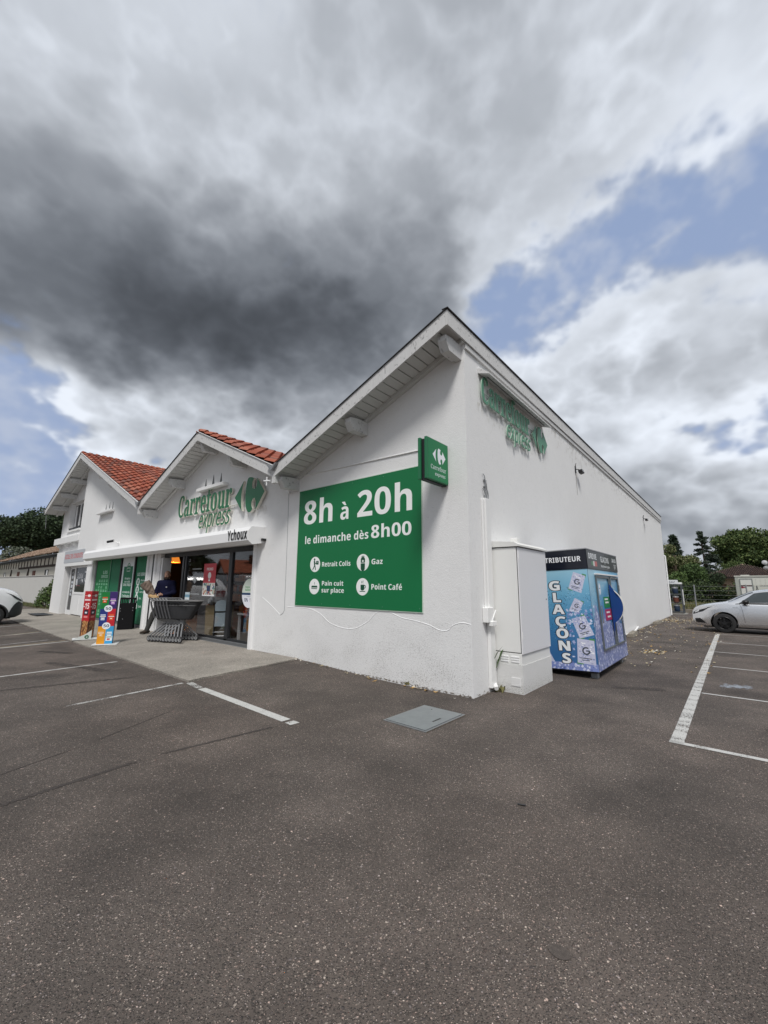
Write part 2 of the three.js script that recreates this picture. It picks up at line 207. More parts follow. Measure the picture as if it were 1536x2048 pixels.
function paintLine(a, b, w, worn, off = 0) {
  const A = V3(a[0], 0, a[1]), B = V3(b[0], 0, b[1]), d = B.clone().sub(A), L = d.length(); d.normalize(); const n = V3(-d.z, 0, d.x).multiplyScalar(w / 2), seg = Math.max(1, Math.ceil(L / .5)), pos = [], uv = [], ix = [];
  for (let i = 0; i <= seg; i++) for (const s of [-1, 1]) { const p = A.clone().addScaledVector(d, L * i / seg).addScaledVector(n, s); pos.push(p.x, GY(p.x, p.z) + .0045, p.z); uv.push(off + L * i / seg / 5, (s + 1) / 2); }
  for (let i = 0; i < seg; i++) { const q = 2 * i; ix.push(q, q + 1, q + 2, q + 2, q + 1, q + 3); }
  let g = new THREE.BufferGeometry(); g.setAttribute('position', new THREE.Float32BufferAttribute(pos, 3)); g.setAttribute('uv', new THREE.Float32BufferAttribute(uv, 2)); g.setIndex(ix); g.computeVertexNormals();
  part('painted_line', g, paints[worn], lineGroup);
}
paintLine([-3.24, 2.17], [-1.14, 2.24], .13, 0); paintLine([-1.08, 2.24], [-.97, 2.25], .13, 1, .4);
paintLine([-6.5, 2.24], [-6.15, 6.6], .075, 1, .2); paintLine([-10.65, 2.06], [-9.6, 6.6], .09, 0, .5); paintLine([-13.7, 2.05], [-12.1, 6.5], .08, 1, .7); paintLine([-11.35, 2.35], [-10.2, 5.6], .05, 1, .15); paintLine([-10.9, 2.08], [-10.3, 3.9], .06, 3, .2); paintLine([-13.9, 2.08], [-13.0, 3.6], .05, 3, .5); paintLine([-3.78, 2.2], [-3.6, 3.7], .07, 2, .3); paintLine([-3.74, 2.12], [-3.3, 2.17], .11, 2, .6); paintLine([-16.9, 2.0], [-14.9, 6.4], .08, 1, .3);
paintLine([2.27, .15], [2.27, -12.9], .125, 1, .1); paintLine([2.21, .115], [7.4, .08], .085, 1, .35);
[[-2.5, 0], [-5.25, 0], [-7.7, 0], [-10.0, 0], [-12.75, 1]].forEach(([z, w], i) => paintLine([2.34, z], [7.4, z - .06], .06, w, i * .21));

const grime = (w, h, sc, th, seed, fall) => { const px = new Uint8Array(w * h * 4); for (let j = 0; j < h; j++) for (let i = 0; i < w; i++) { const u = i / w, v = j / h, q = .6 * n2(u * sc[0] + seed, v * sc[1]) + .4 * n2(u * sc[0] * 3, v * sc[1] * 3 + seed), k = 4 * (j * w + i), on = q > th + fall(u, v) ? 255 : 0; px[k] = px[k + 1] = px[k + 2] = on; px[k + 3] = 255; } return texFrom(w, h, px, false, false); };
// ---------------------------------------------------------------- the shop building
const plasterCol = makeTex(1024, 1024, (u, v) => { const a = tf(u, v, 5, 5, 90), b = tf(u, v, 40, 3, 95), c = hash(u * 1024 | 0, v * 1024 | 0, 7), s = sst(.80, .86, tf(u, v, 64, 2, 99)); const k = .80 + .035 * (a - .5) + .03 * (b - .5) + .02 * (c - .5) - .05 * s; return [k, k * .998, k * .992]; });
const M = {
  plaster: mat([1, 1, 1], .92, { map: rep(plasterCol, 1 / 3.1), bumpMap: rep(plasterBump, 1 / 1.3), bumpScale: .0038 }),
  smooth: mat([.80, .80, .79], .6), white: mat([.82, .82, .82], .45), cream: mat([.70, .68, .60], .55),
  woodw: mat([1, 1, 1], .7, { map: rep(woodPaint, 1, 1), bumpMap: rep(woodPaint, 1, 1), bumpScale: .002 }),
  soffit: mat([.60, .60, .585], .75), darkcap: mat([.035, .036, .038], .6), dark: mat([.012, .012, .013], .7), black: mat([.008, .008, .009], .45),
  alu: mat([.03, .032, .036], .4, { metalness: .3 }), grey: mat([.25, .26, .27], .6), midgrey: mat([.12, .125, .13], .6),
  zinc: mat([.30, .31, .32], .45, { metalness: .6 }), green: phys([.012, .155, .062], .42), greenSide: mat([.09, .27, .17], .5), rust: mat([.10, .05, .03], .9),
  glass: phys([1, 1, 1], .02, { transmission: 1, thickness: 0, ior: 1.5 }), darkglass: phys([.012, .014, .016], .08, { ior: 1.22 }),
};
const shop = thing('shop_building', 'white rendered shop with three gables, roller shutter box and red tiled roofs', 'building');
// roof slopes: low end, high end (x, y) on the plane of the front rake
const E0 = [-24.3, 5.25], A1 = [-18.92, 7.26], V1 = [-11.31, 4.03], A2 = [-7.66, 5.51], V2 = [-4.12, 3.91], A3 = [.016, 5.545];
const slopes = [[E0, A1], [V1, A1], [V1, A2], [V2, A2], [V2, A3]];
const sy = (s, x) => s[0][1] + (s[1][1] - s[0][1]) * (x - s[0][0]) / (s[1][0] - s[0][0]);
const RK = .53;
{
  const top = .11, wall = (pts, holes, z0, z1) => part('wall', muv(extr(shapeOf(pts, holes), z1 - z0, z0)), M.plaster, shop);
  const rect = (x0, y0, x1, y1) => [[x0, y0], [x1, y0], [x1, y1], [x0, y1]];
  wall([[-23.2, -.06], [-.3, -.06], [-.3, sy(slopes[4], -.3) - top], [V2[0], V2[1] - top], [A2[0], A2[1] - top], [V1[0], V1[1] - top], [A1[0], A1[1] - top], [-19.75, sy(slopes[0], -19.75) - top], [-19.75, 3.0], [-23.2, 3.0]],
    [rect(-10.62, .02, -5.42, 2.43), rect(-17.2, .02, -11.56, 2.43), rect(-21.4, .02, -17.98, 2.28)], -.3, 0);
  wall([[-23.95, 3.0], [-19.75, 3.0], [-19.75, sy(slopes[0], -19.75) - top], [-23.95, sy(slopes[0], -23.95) - top]], [rect(-22.75, 4.1, -20.6, 5.5)], -.5, -.2);
  part('wall', muv(bx(-.3, -.06, 0, 0, 5.44, -22.82)), M.plaster, shop);
  part('wall', muv(bx(-23.2, -.06, -.3, -22.9, 3.0, -12)), M.plaster, shop); part('wall', muv(bx(-23.95, 3.0, -.5, -23.65, 5.3, -12)), M.plaster, shop);
  part('wall', muv(bx(-23.2, -.06, -22.82, -.302, 3.7, -22.52)), M.plaster, shop); part('wall', muv(bx(-22.9, -.06, -12, -11.5, 4.0, -11.7)), M.plaster, shop);
  // rakes: fascia, metal cap, soffit boards, frieze, outriggers
  slopes.forEach((s, i) => {
    const [p, q] = s, up = (o) => [p[0], p[1] + o], uq = (o) => [q[0], q[1] + o];
    part('fascia_board', muv(extr(shapeOf([up(0), up(-.24), uq(-.24), uq(0)]), .032, RK), 1), M.woodw, shop);
    part('roof_trim', extr(shapeOf([up(0.001), uq(.001), uq(.013), up(.013)]), .075, RK - .02), i === 1 || i === 3 ? M.white : M.darkcap, shop);
    part('frieze_board', muv(extr(shapeOf([up(-.12), up(-.27), uq(-.27), uq(-.12)]), .075, .003), 1), M.soffit, shop);
    const zb = i === 0 ? -.198 : .08, dx = q[0] - p[0], L = Math.hypot(dx, q[1] - p[1]), n = Math.round(L / .168), g = .021 / L;
    for (let k = 0; k < n; k++) { const a = k / n + g / 2, b = (k + 1) / n - g / 2, P = (t, o) => [p[0] + dx * t, p[1] + (q[1] - p[1]) * t + o]; part('soffit_board', extr(shapeOf([P(a, -.20), P(b, -.20), P(b, -.175), P(a, -.175)]), RK - zb - .002, zb), M.soffit, shop); }
  });
  const outrigger = (x, s, big = 1) => { const y = Math.min(sy(slopes[s], x - .07), sy(slopes[s], x + .07)) - .203, h = .25 * big; part('rafter_end', muv(extr(shapeOf([[-.32, y], [.27, y], [.46, y - .03], [.46, y - .11], [.37, y - h], [-.32, y - h]]), .14, -.07, .006).rotateY(-Math.PI / 2).translate(x, 0, .0)), M.woodw, shop); };
  [[-.12, 4], [-2.1, 4], [-4.04, 4], [-9.45, 2], [-11.22, 2], [-6.15, 3], [-23.3, 0], [-22.0, 0], [-20.6, 0], [-17.95, 1], [-16.35, 1], [-14.9, 1], [-13.35, 1]].forEach(([x, s]) => outrigger(x, s, s < 2 ? .9 : 1));
  { const y = A2[1] - .24; part('rafter_end', muv(extr(shapeOf([[0, y], [.27, y], [.46, y - .03], [.46, y - .11], [.37, y - .25], [0, y - .25]]), .14, -.07, .006).rotateY(-Math.PI / 2).translate(A2[0], 0, 0)), M.woodw, shop); const y1 = A1[1] - .26; part('rafter_end', muv(extr(shapeOf([[0, y1], [.27, y1], [.46, y1 - .03], [.46, y1 - .11], [.37, y1 - .25], [0, y1 - .25]]), .14, -.07, .006).rotateY(-Math.PI / 2).translate(A1[0], 0, 0)), M.woodw, shop); }
  // fascia along the tall side wall
  part('fascia_board', muv(bx(.018, 5.30, RK + .034, .05, 5.542, -22.9), 1), M.woodw, shop); part('roof_trim', bx(-.03, 5.560, RK + .06, .072, 5.570, -22.95), M.darkcap, shop); part('soffit_board', bx(.003, 5.335, -.002, .016, 5.36, -22.8), M.soffit, shop); part('frieze_board', bx(.003, 5.2, -.01, .03, 5.28, -22.8), M.woodw, shop);
}
// roof decks and tiles
const tileMats = [[.27, .066, .034], [.31, .085, .046], [.21, .052, .030], [.34, .115, .07], [.25, .085, .058], [.17, .068, .05]].map((c, i) => mat(c, .82));
const tileGeo = (() => { // one interlocking tile: a roll and a pan, its lower end lifted over the next row
  const W = .262, L = .41, nx = 8, pos = [], ix = []; const h = (t) => (t < .56 ? .066 * Math.sin(Math.PI * t / .56) ** .8 : .006 * Math.sin(Math.PI * (t - .56) / .44)) + .004;
  for (const [v, lift, dn] of [[0, .004, 0], [L, .048, 0], [L, .048, .03]]) for (let i = 0; i <= nx; i++) { const t = i / nx; pos.push(t * W, h(t) + lift - dn, v); }
  for (let r = 0; r < 2; r++) for (let i = 0; i < nx; i++) { const a = r * (nx + 1) + i; ix.push(a, a + nx + 1, a + 1, a + 1, a + nx + 1, a + nx + 2); }
  const g = new THREE.BufferGeometry(); g.setAttribute('position', new THREE.Float32BufferAttribute(pos, 3)); g.setIndex(ix); const q = g.toNonIndexed(); q.computeVertexNormals(); return toCreasedNormals(q, .9);
})();
function deck(s, zb) { const [p, q] = s, up = (o) => [p[0], p[1] + o], uq = (o) => [q[0], q[1] + o]; return part('roof', extr(shapeOf([up(-.005), up(-.11), uq(-.11), uq(-.005)]), RK - zb - .002, zb), tileMats[2], shop); }
function tiles(s, zb, keep, hidden, seed) {
  const roof = deck(s, zb), hi = V3(s[1][0], s[1][1] + .03, 0), lo = V3(s[0][0], s[0][1] + .03, 0), D = lo.clone().sub(hi), L = D.length(); D.normalize(); const N = V3(-D.y, D.x, 0); if (N.y < 0) N.negate(); const X = N.clone().cross(D), rows = Math.floor(L / .36), step = L / rows, r = rng(seed), list = [];
  const q = new THREE.Quaternion().setFromRotationMatrix(new THREE.Matrix4().makeBasis(X, N, D));
  for (let i = 0; i < rows; i++) for (let z = RK + .04; z > zb; z -= .262) { const p = hi.clone().addScaledVector(D, i * step - .02); p.z = X.z < 0 ? z : z - .262; p.addScaledVector(N, .006 * (r() - .5)); const d = p.distanceTo(camera.position); list.push({ p, d: hidden(p) ? 1e3 + d : d, m: Math.floor(r() ** 1.2 * 6), j: (r() - .5) * .02 }); }
  list.sort((a, b) => a.d - b.d); const rest = [];
  list.forEach((t, i) => { const qq = q.clone().multiply(new THREE.Quaternion().setFromAxisAngle(V3(0, 1, 0), t.j)); if (i < keep && t.d < 1e3) { const m = part('roof_tile', tileGeo, tileMats[t.m], roof); m.position.copy(t.p); m.quaternion.copy(qq); } else rest.push(tileGeo.clone().applyMatrix4(new THREE.Matrix4().compose(t.p, qq, V3(1, 1, 1)))); });
  if (rest.length) { const m = part('roof_tiles', rest, tileMats[0], roof); m.userData.kind = 'stuff'; }
  return roof;
}
const behind = (p, x, y, z0) => { const c = camera.position, t = (x - c.x) / (p.x - c.x); return t > 0 && t < 1 && c.y + (p.y - c.y) * t < y && c.z + (p.z - c.z) * t < z0; };
deck(slopes[0], -12); deck(slopes[2], -22.8); deck(slopes[4], -22.9);
const roofL = tiles(slopes[1], -12, 300, (p) => behind(p, A2[0], A2[1] + .05, .6), 3), roofM = tiles(slopes[3], -16, 220, (p) => behind(p, -.5, 5.4, .6) , 8);
for (const [A, roof, zb] of [[A1, roofL, -12], [A2, roofM, -16]]) for (let z = RK + .03; z > zb; z -= .36) { const g = new THREE.CylinderGeometry(.085, .1, .40, 8, 1, true, -Math.PI / 2, Math.PI).rotateX(Math.PI / 2); const m = part('ridge_tile', g, tileMats[(z * 10 | 0) & 3], roof); m.position.set(A[0], A[1] + .045, z - .18); m.rotation.z = 0; }
{ // valley gutters' ends and downpipes at the front
  for (const [x, y] of [V1, V2]) { part('valley_gutter', extr(shapeOf([[x - .16, y + .03], [x - .12, y + .03], [x, y - .04], [x + .12, y + .03], [x + .16, y + .03], [x + .02, y - .1], [x - .02, y - .1]]), RK + .3, -.2), M.zinc, shop); part('valley_end_block', bx(x - .05, y - .36, RK - .06, x + .06, y - .02, RK + .028), M.woodw, shop); }
  part('downpipe_bracket', [rod([V2[0] - .1, V2[1] - .3, .56], [V2[0] - .32, V2[1] - .27, .56], .018), rod([V2[0] - .22, V2[1] - .38, .56], [V2[0] - .22, V2[1] - .2, .56], .014)], M.white, shop);
  part('eave_gutter', tube([[-24.32, 5.2, .62], [-24.34, 5.2, -4], [-24.34, 5.2, -11.8]], .06, 12, 8), M.zinc, shop);
  part('downpipe', rod([-24.3, 5.16, .5], [-24.32, 4.3, .42], .012), M.zinc, shop);
}
part('downpipe', [rod([.04, .05, -22.86], [.04, 3.3, -22.86], .035), rod([.04, 3.3, -22.86], [-.2, 3.42, -22.9], .035)], M.white, shop);
{ // shelf and three slate spikes on the two full gables (old dovecote vents)
  for (const [x0, x1, y, sp] of [[-8.32, -6.9, 4.02, [[-8.12, 4.14, 4.40], [-7.71, 4.19, 4.46], [-7.30, 4.15, 4.44]]], [-17.1, -15.45, 4.30, [[-16.48, 4.4, 4.70], [-16.06, 4.44, 4.74], [-15.68, 4.4, 4.70]]]]) {
    part('shelf', rbx(x0, y, .002, x1, y + .09, .17, .012), M.smooth, shop);
    for (const [x, a, b] of sp) part('vent_slit', extr(shapeOf([[x - .06, a], [x + .06, a], [x, b]]), .012, -.006), M.midgrey, shop);
  }
  // ledge with corbels under the upper window, window and planters
  part('ledge', rbx(-24.1, 3.42, -.6, -19.76, 3.74, .03, .015), M.smooth, shop);
  for (const x of [-23.6, -22.3, -20.9]) part('corbel', extr(shapeOf([[-.2, 3.42], [.0, 3.42], [-.03, 3.34], [-.12, 3.26], [-.2, 3.24]]), .16, -.08, .008).rotateY(-Math.PI / 2).translate(x, 0, 0), M.smooth, shop);
  const w = part('window', [bx(-22.75, 4.1, -.42, -22.66, 5.5, -.36), bx(-20.69, 4.1, -.42, -20.6, 5.5, -.36), bx(-22.66, 5.41, -.42, -20.69, 5.5, -.36), bx(-22.66, 4.1, -.42, -20.69, 4.2, -.36), bx(-21.74, 4.2, -.43, -21.62, 5.41, -.35)], M.white, shop);
  part('pane', bx(-22.66, 4.2, -.40, -21.74, 5.41, -.39), M.darkglass, w); part('pane', bx(-21.62, 4.2, -.40, -20.69, 5.41, -.39), M.darkglass, w); part('curtain', muv(bx(-22.6, 4.22, -.388, -22.3, 5.38, -.384)), M.white, w); part('window_sill', bx(-22.8, 4.02, -.46, -20.55, 4.098, -.14), M.smooth, w);
}
// shutter box over the whole front, rails
{
  const prof = [[0.002, 2.78], [.35, 2.765], [.42, 2.67], [.42, 2.46], [.31, 2.38], [.002, 2.43]];
  const x0 = -17.05, x1 = -5.14;
  part('shutter_box', extr(shapeOf(prof), x1 - x0, 0, .006).rotateY(-Math.PI / 2).translate(x1, 0, 0), M.white, shop);
  part('shutter_end_plate', extr(shapeOf(prof.map(([z, y]) => [z, 2.58 + (y - 2.58) * 1.02])), .012, 0).rotateY(-Math.PI / 2).translate(x1 + .013, 0, 0), M.white, shop);
  part('shutter_end_plate', extr(shapeOf(prof), .012, 0).rotateY(-Math.PI / 2).translate(x0 - .002, 0, 0), M.white, shop);
  for (const x of [-5.49, -10.98, -11.56]) part('shutter_rail', [rbx(x, .07, -.06, x + .1, 2.425, .045, .006)], M.white, shop);
  part('shutter_slot', bx(-11.2, .07, -.02, -11.07, 2.425, .004), M.black, shop);
  part('shutter_bracket', bx(-5.12, 2.47, .004, -5.06, 2.52, .10), M.black, shop);
}
// wall cracks filled with white sealant, cables and trunking
{
  const seal = mat([.95, .95, .95], .4), lineOf = (pts, r, name, m) => part(name, tube(pts.map(([x, y]) => [x, y, .002]), r, pts.length * 5, 5).scale(1, 1, .4), m, shop);
  lineOf([[-4.18, 1.06], [-3.8, 1.06], [-3.47, 1.05], [-3.17, .97], [-2.89, .82], [-2.5, .75], [-2.25, .77], [-1.96, .9], [-1.74, 1.07], [-1.53, 1.085], [-1.22, 1.0], [-.97, .97], [-.7, .92], [-.52, .86], [-.38, .87], [-.31, .94], [-.14, .99], [-.005, .97]], .007, 'sealant_bead', seal);
  lineOf([[-4.41, .89], [-4.7, 1.05], [-5.08, 1.23]], .008, 'sealant_bead', seal); lineOf([[-4.32, 3.46], [-4.3, 2.6], [-4.29, 2.23], [-4.28, 1.2], [-4.29, .95], [-4.41, .885]], .007, 'cable', M.grey);
  part('trunking', rod([-4.0, 3.775, .008], [-.87, 3.70, .008], .013, .013, 6), M.smooth, shop); part('cable', tube([[-4.32, 3.46, .02], [-4.28, 3.55, .04], [-4.2, 3.62, .03], [-4.0, 3.775, .012]], .006, 20), M.white, shop);
  part('junction_box', [rbx(-4.36, 3.44, .002, -4.26, 3.53, .05, .006), rod([-4.2, 3.44, .03], [-4.2, 3.56, .03], .012), rod([-4.14, 3.46, .03], [-4.14, 3.57, .03], .012)], M.white, shop);
  // grime: specks on the lower wall, runs below the lamps and the letters
  const low = mat([.46, .45, .43], .95, { alphaMap: grime(1024, 256, [170, 60], .40, 4, (u, v) => .24 * v + .12 * n2(u * 6, v * 2)), alphaTest: .5 });
  part('grime', quad([-5.3, .06, .0035], [-.02, .0, .0035], [-.02, 1.0, .0035], [-5.3, 1.0, .0035]), low, shop);
  const drip = (name, P, sc, th, seed, c) => part(name, quad(...P), mat(c, .95, { alphaMap: grime(1024, 128, sc, th, seed, (u, v) => .75 * (1 - v) - .05), alphaTest: .5 }), shop);
  drip('drip_stain', [[-9.5, 3.12, .0038], [-6.5, 3.12, .0038], [-6.5, 3.42, .0038], [-9.5, 3.42, .0038]], [120, 1.2], .25, 6, [.60, .57, .50]); drip('drip_stain', [[-6.3, 2.85, .0038], [-5.1, 2.85, .0038], [-5.1, 3.3, .0038], [-6.3, 3.3, .0038]], [50, 1.2], .3, 16, [.62, .59, .53]);
  drip('drip_stain', [[.004, 3.9, -.4], [.004, 3.9, -3.6], [.004, 4.45, -3.6], [.004, 4.45, -.4]], [130, 1.3], .3, 26, [.58, .57, .53]); drip('drip_stain', [[.0042, 4.2, -3.8], [.0042, 4.2, -22.7], [.0042, 5.18, -22.7], [.0042, 5.18, -3.8]], [420, 1.6], .42, 36, [.62, .61, .58]);
  drip('drip_stain', [[-17.0, 3.85, .0038], [-15.5, 3.85, .0038], [-15.5, 4.3, .0038], [-17.0, 4.3, .0038]], [60, 1.1], .2, 46, [.60, .58, .54]);
  const soil = mat([.16, .13, .10], .95, { alphaMap: grime(1024, 64, [60, 3], -.1, 8, (u, v) => 1.3 * v), alphaTest: .5 });
  part('grime', quad([-5.3, .05, .0042], [-.02, .0, .0042], [-.02, .07, .0042], [-5.3, .12, .0042]), soil, shop); part('grime', quad([.004, -.01, -.02], [.004, -.01, -22.8], [.004, .09, -22.8], [.004, .09, -.02]), mat([.30, .27, .23], .95, { alphaMap: grime(1024, 64, [160, 3], -.05, 2, (u, v) => 1.2 * v), alphaTest: .5 }), shop);
}
// glazed shop front
{
  const fr = new THREE.Group(); fr.name = 'shop_window'; shop.add(fr); const z0 = -.19, z1 = -.11;
  const post = (x0, x1, y0 = .1, y1 = 2.425) => part('frame', rbx(x0, y0, z0, x1, y1, z1, .004, 1), M.alu, fr);
  post(-9.36, -9.26); post(-9.19, -9.11); post(-6.78, -6.63); post(-5.53, -5.43); part('frame', bx(-9.11, .1, z0, -5.53, .22, z1), M.alu, fr); part('frame', bx(-10.6, 2.30, z0, -5.53, 2.425, z1 + .002), M.alu, fr);
  part('threshold', bx(-10.6, .1, -.29, -5.44, .112, -.02), M.zinc, fr); part('sill', bx(-9.3, .1, -.11, -5.44, .17, -.03), M.midgrey, fr);
  part('pane', bx(-9.11, .22, -.155, -6.78, 2.30, -.145), M.glass, fr); part('pane', bx(-6.63, .22, -.155, -5.53, 2.30, -.145), M.glass, fr);
  part('door_jamb', rbx(-10.6, .1, -.28, -10.5, 2.3, -.02, .006), M.white, shop);
  // shop interior: closed dark room
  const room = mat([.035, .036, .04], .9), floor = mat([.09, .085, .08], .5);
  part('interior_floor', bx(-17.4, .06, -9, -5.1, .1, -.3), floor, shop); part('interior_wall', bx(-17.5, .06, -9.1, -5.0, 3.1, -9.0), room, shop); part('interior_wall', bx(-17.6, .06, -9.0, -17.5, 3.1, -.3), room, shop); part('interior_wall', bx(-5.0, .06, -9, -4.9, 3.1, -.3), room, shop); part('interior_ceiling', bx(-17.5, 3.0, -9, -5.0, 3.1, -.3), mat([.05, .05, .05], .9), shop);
}

// ---------------------------------------------------------------- signs
// the two pieces of the chain's mark, unit box x 0..1, y -.5..+.5
const logoShapes = (() => {
  const a = new THREE.Shape(); a.moveTo(0, 0); a.lineTo(.29, .44); a.quadraticCurveTo(.16, .02, .275, -.42); a.closePath();
  const b = new THREE.Shape(); b.moveTo(.375, 0); b.bezierCurveTo(.375, .22, .39, .5, .47, .5); b.quadraticCurveTo(.57, .5, .625, .43); b.bezierCurveTo(.57, .36, .555, .2, .62, .15); b.bezierCurveTo(.70, .10, .77, .16, .745, .41); b.lineTo(1, 0); b.lineTo(.745, -.45); b.bezierCurveTo(.75, -.2, .72, -.125, .67, -.125); b.bezierCurveTo(.57, -.14, .57, -.32, .635, -.41); b.quadraticCurveTo(.60, -.5, .54, -.5); b.bezierCurveTo(.44, -.5, .375, -.22, .375, 0);
  return [a, b];
})();
function letterRun(s, font, x0, x1, base, cap, parent, faceMat, bodyMat, depth, z, skew = 0) {
  const size = 1, res = font.data.resolution; let adv = 0; const list = [];
  for (const ch of s) { const ha = font.data.glyphs[ch].ha / res; list.push([ch, adv]); adv += ha; }
  const H = cap / .714 , W = (x1 - x0) / (adv * 1);
  for (const [ch, a] of list) {
    const mk = (d, z0) => { const g = new TextGeometry(ch, { font, size, depth: 1, curveSegments: 4, bevelEnabled: false }); g.scale(W * 1.0, H, d); const p = g.attributes.position; for (let i = 0; i < p.count; i++) p.setX(i, p.getX(i) + p.getY(i) * skew); g.translate(x0 + a * W, base, z0); g.computeVertexNormals(); return g; };
    const b = part('letter', mk(depth, z), bodyMat, parent); part('letter_face', mk(.006, z + depth + .0005), faceMat, b);
  }
}
function logoSign(parent, x0, x1, y0, y1, z, depth, faceMat, bodyMat) {
  for (const s of logoShapes) { const mk = (d, zz) => new THREE.ExtrudeGeometry(s, { depth: d, bevelEnabled: false, curveSegments: 10 }).scale(x1 - x0, y1 - y0, 1).translate(x0, (y0 + y1) / 2, zz); const b = part('emblem_piece', mk(depth, z), bodyMat, parent); part('emblem_face', mk(.006, z + depth + .0005), faceMat, b); }
}
{
  const s = thing('letter_sign', 'green raised letters and emblem on the middle gable above the shutter box', 'sign', [0, 0, 0]);
  letterRun('Carrefour', serifB, -9.56, -6.55, 3.42, .46, s, M.green, M.cream, .04, .035); letterRun('express', sansR, -8.24, -6.60, 3.0, .335, s, M.green, M.cream, .04, .035, .22);
  logoSign(s, -6.33, -5.08, 3.17, 4.03, .045, .065, M.green, M.cream);
  for (const y of [3.45, 3.70]) part('rail', [rod([-9.3, y, .04], [-5.5, y, .04], .012), rod([-9.2, y, .002], [-9.2, y, .05], .012), rod([-6.5, y, .002], [-6.5, y, .05], .012), rod([-5.6, y, .002], [-5.6, y, .05], .012)], M.cream, s); part('rail', [rod([-8.1, 3.08, .04], [-6.65, 3.08, .04], .01), rod([-7.4, 3.08, .002], [-7.4, 3.08, .05], .01)], M.cream, s);
  const t = thing('letter_sign', 'faded green raised letters and emblem high on the long side wall', 'sign', [.0, 0, 0], Math.PI / 2);
  // local x runs along -z of the world, local z is world +x
  const g = M.greenSide, cr = mat([.42, .52, .44], .6);
  letterRun('Carrefour', serifB, .44, 2.55, 4.47, .33, t, g, cr, .018, .035); letterRun('express', sansR, 1.38, 2.52, 4.145, .235, t, g, cr, .018, .035, .2); logoSign(t, 2.66, 3.55, 4.28, 4.84, .035, .02, g, cr);
  for (const y of [4.5, 4.66, 4.19]) part('rail', [rod([y < 4.4 ? 1.5 : .6, y, .025], [y < 4.4 ? 2.4 : 3.3, y, .025], .008), rod([1.7, y, .002], [1.7, y, .05], .01), rod([2.3, y, .002], [2.3, y, .05], .01)], cr, t);
  const h = thing('lamp_hood', 'long weathered lamp hood above the faded letters on the side wall', 'lamp hood', [0, 0, 0]);
  part('hood', [extr(shapeOf([[.003, 4.97], [.20, 4.90], [.20, 4.925], [.02, 5.05], [.003, 5.05]]), 3.0, -3.45)], M.woodw, h);
  part('lamp_tube', rod([.1, 4.94, -.6], [.1, 4.94, -3.3], .014), M.midgrey, h);
}
{ // town name on the shutter box
  const n = thing('name_lettering', 'dark town name lettering at the right end of the shutter box', 'sign');
  const txt = 'Ychoux', font = sansB; let adv = 0; const W = (-5.165 + 5.985); let tot = 0; for (const c of txt) tot += font.data.glyphs[c].ha / font.data.resolution; for (const c of txt) { const g = new TextGeometry(c, { font, size: 1, depth: 1, curveSegments: 4, bevelEnabled: false }).scale(W / tot, .165 / .714, .003).translate(-5.985 + adv * W / tot, 2.49, .4265); part('letter', g, mat([.012, .013, .016], .5), n); adv += font.data.glyphs[c].ha / font.data.resolution; }
}
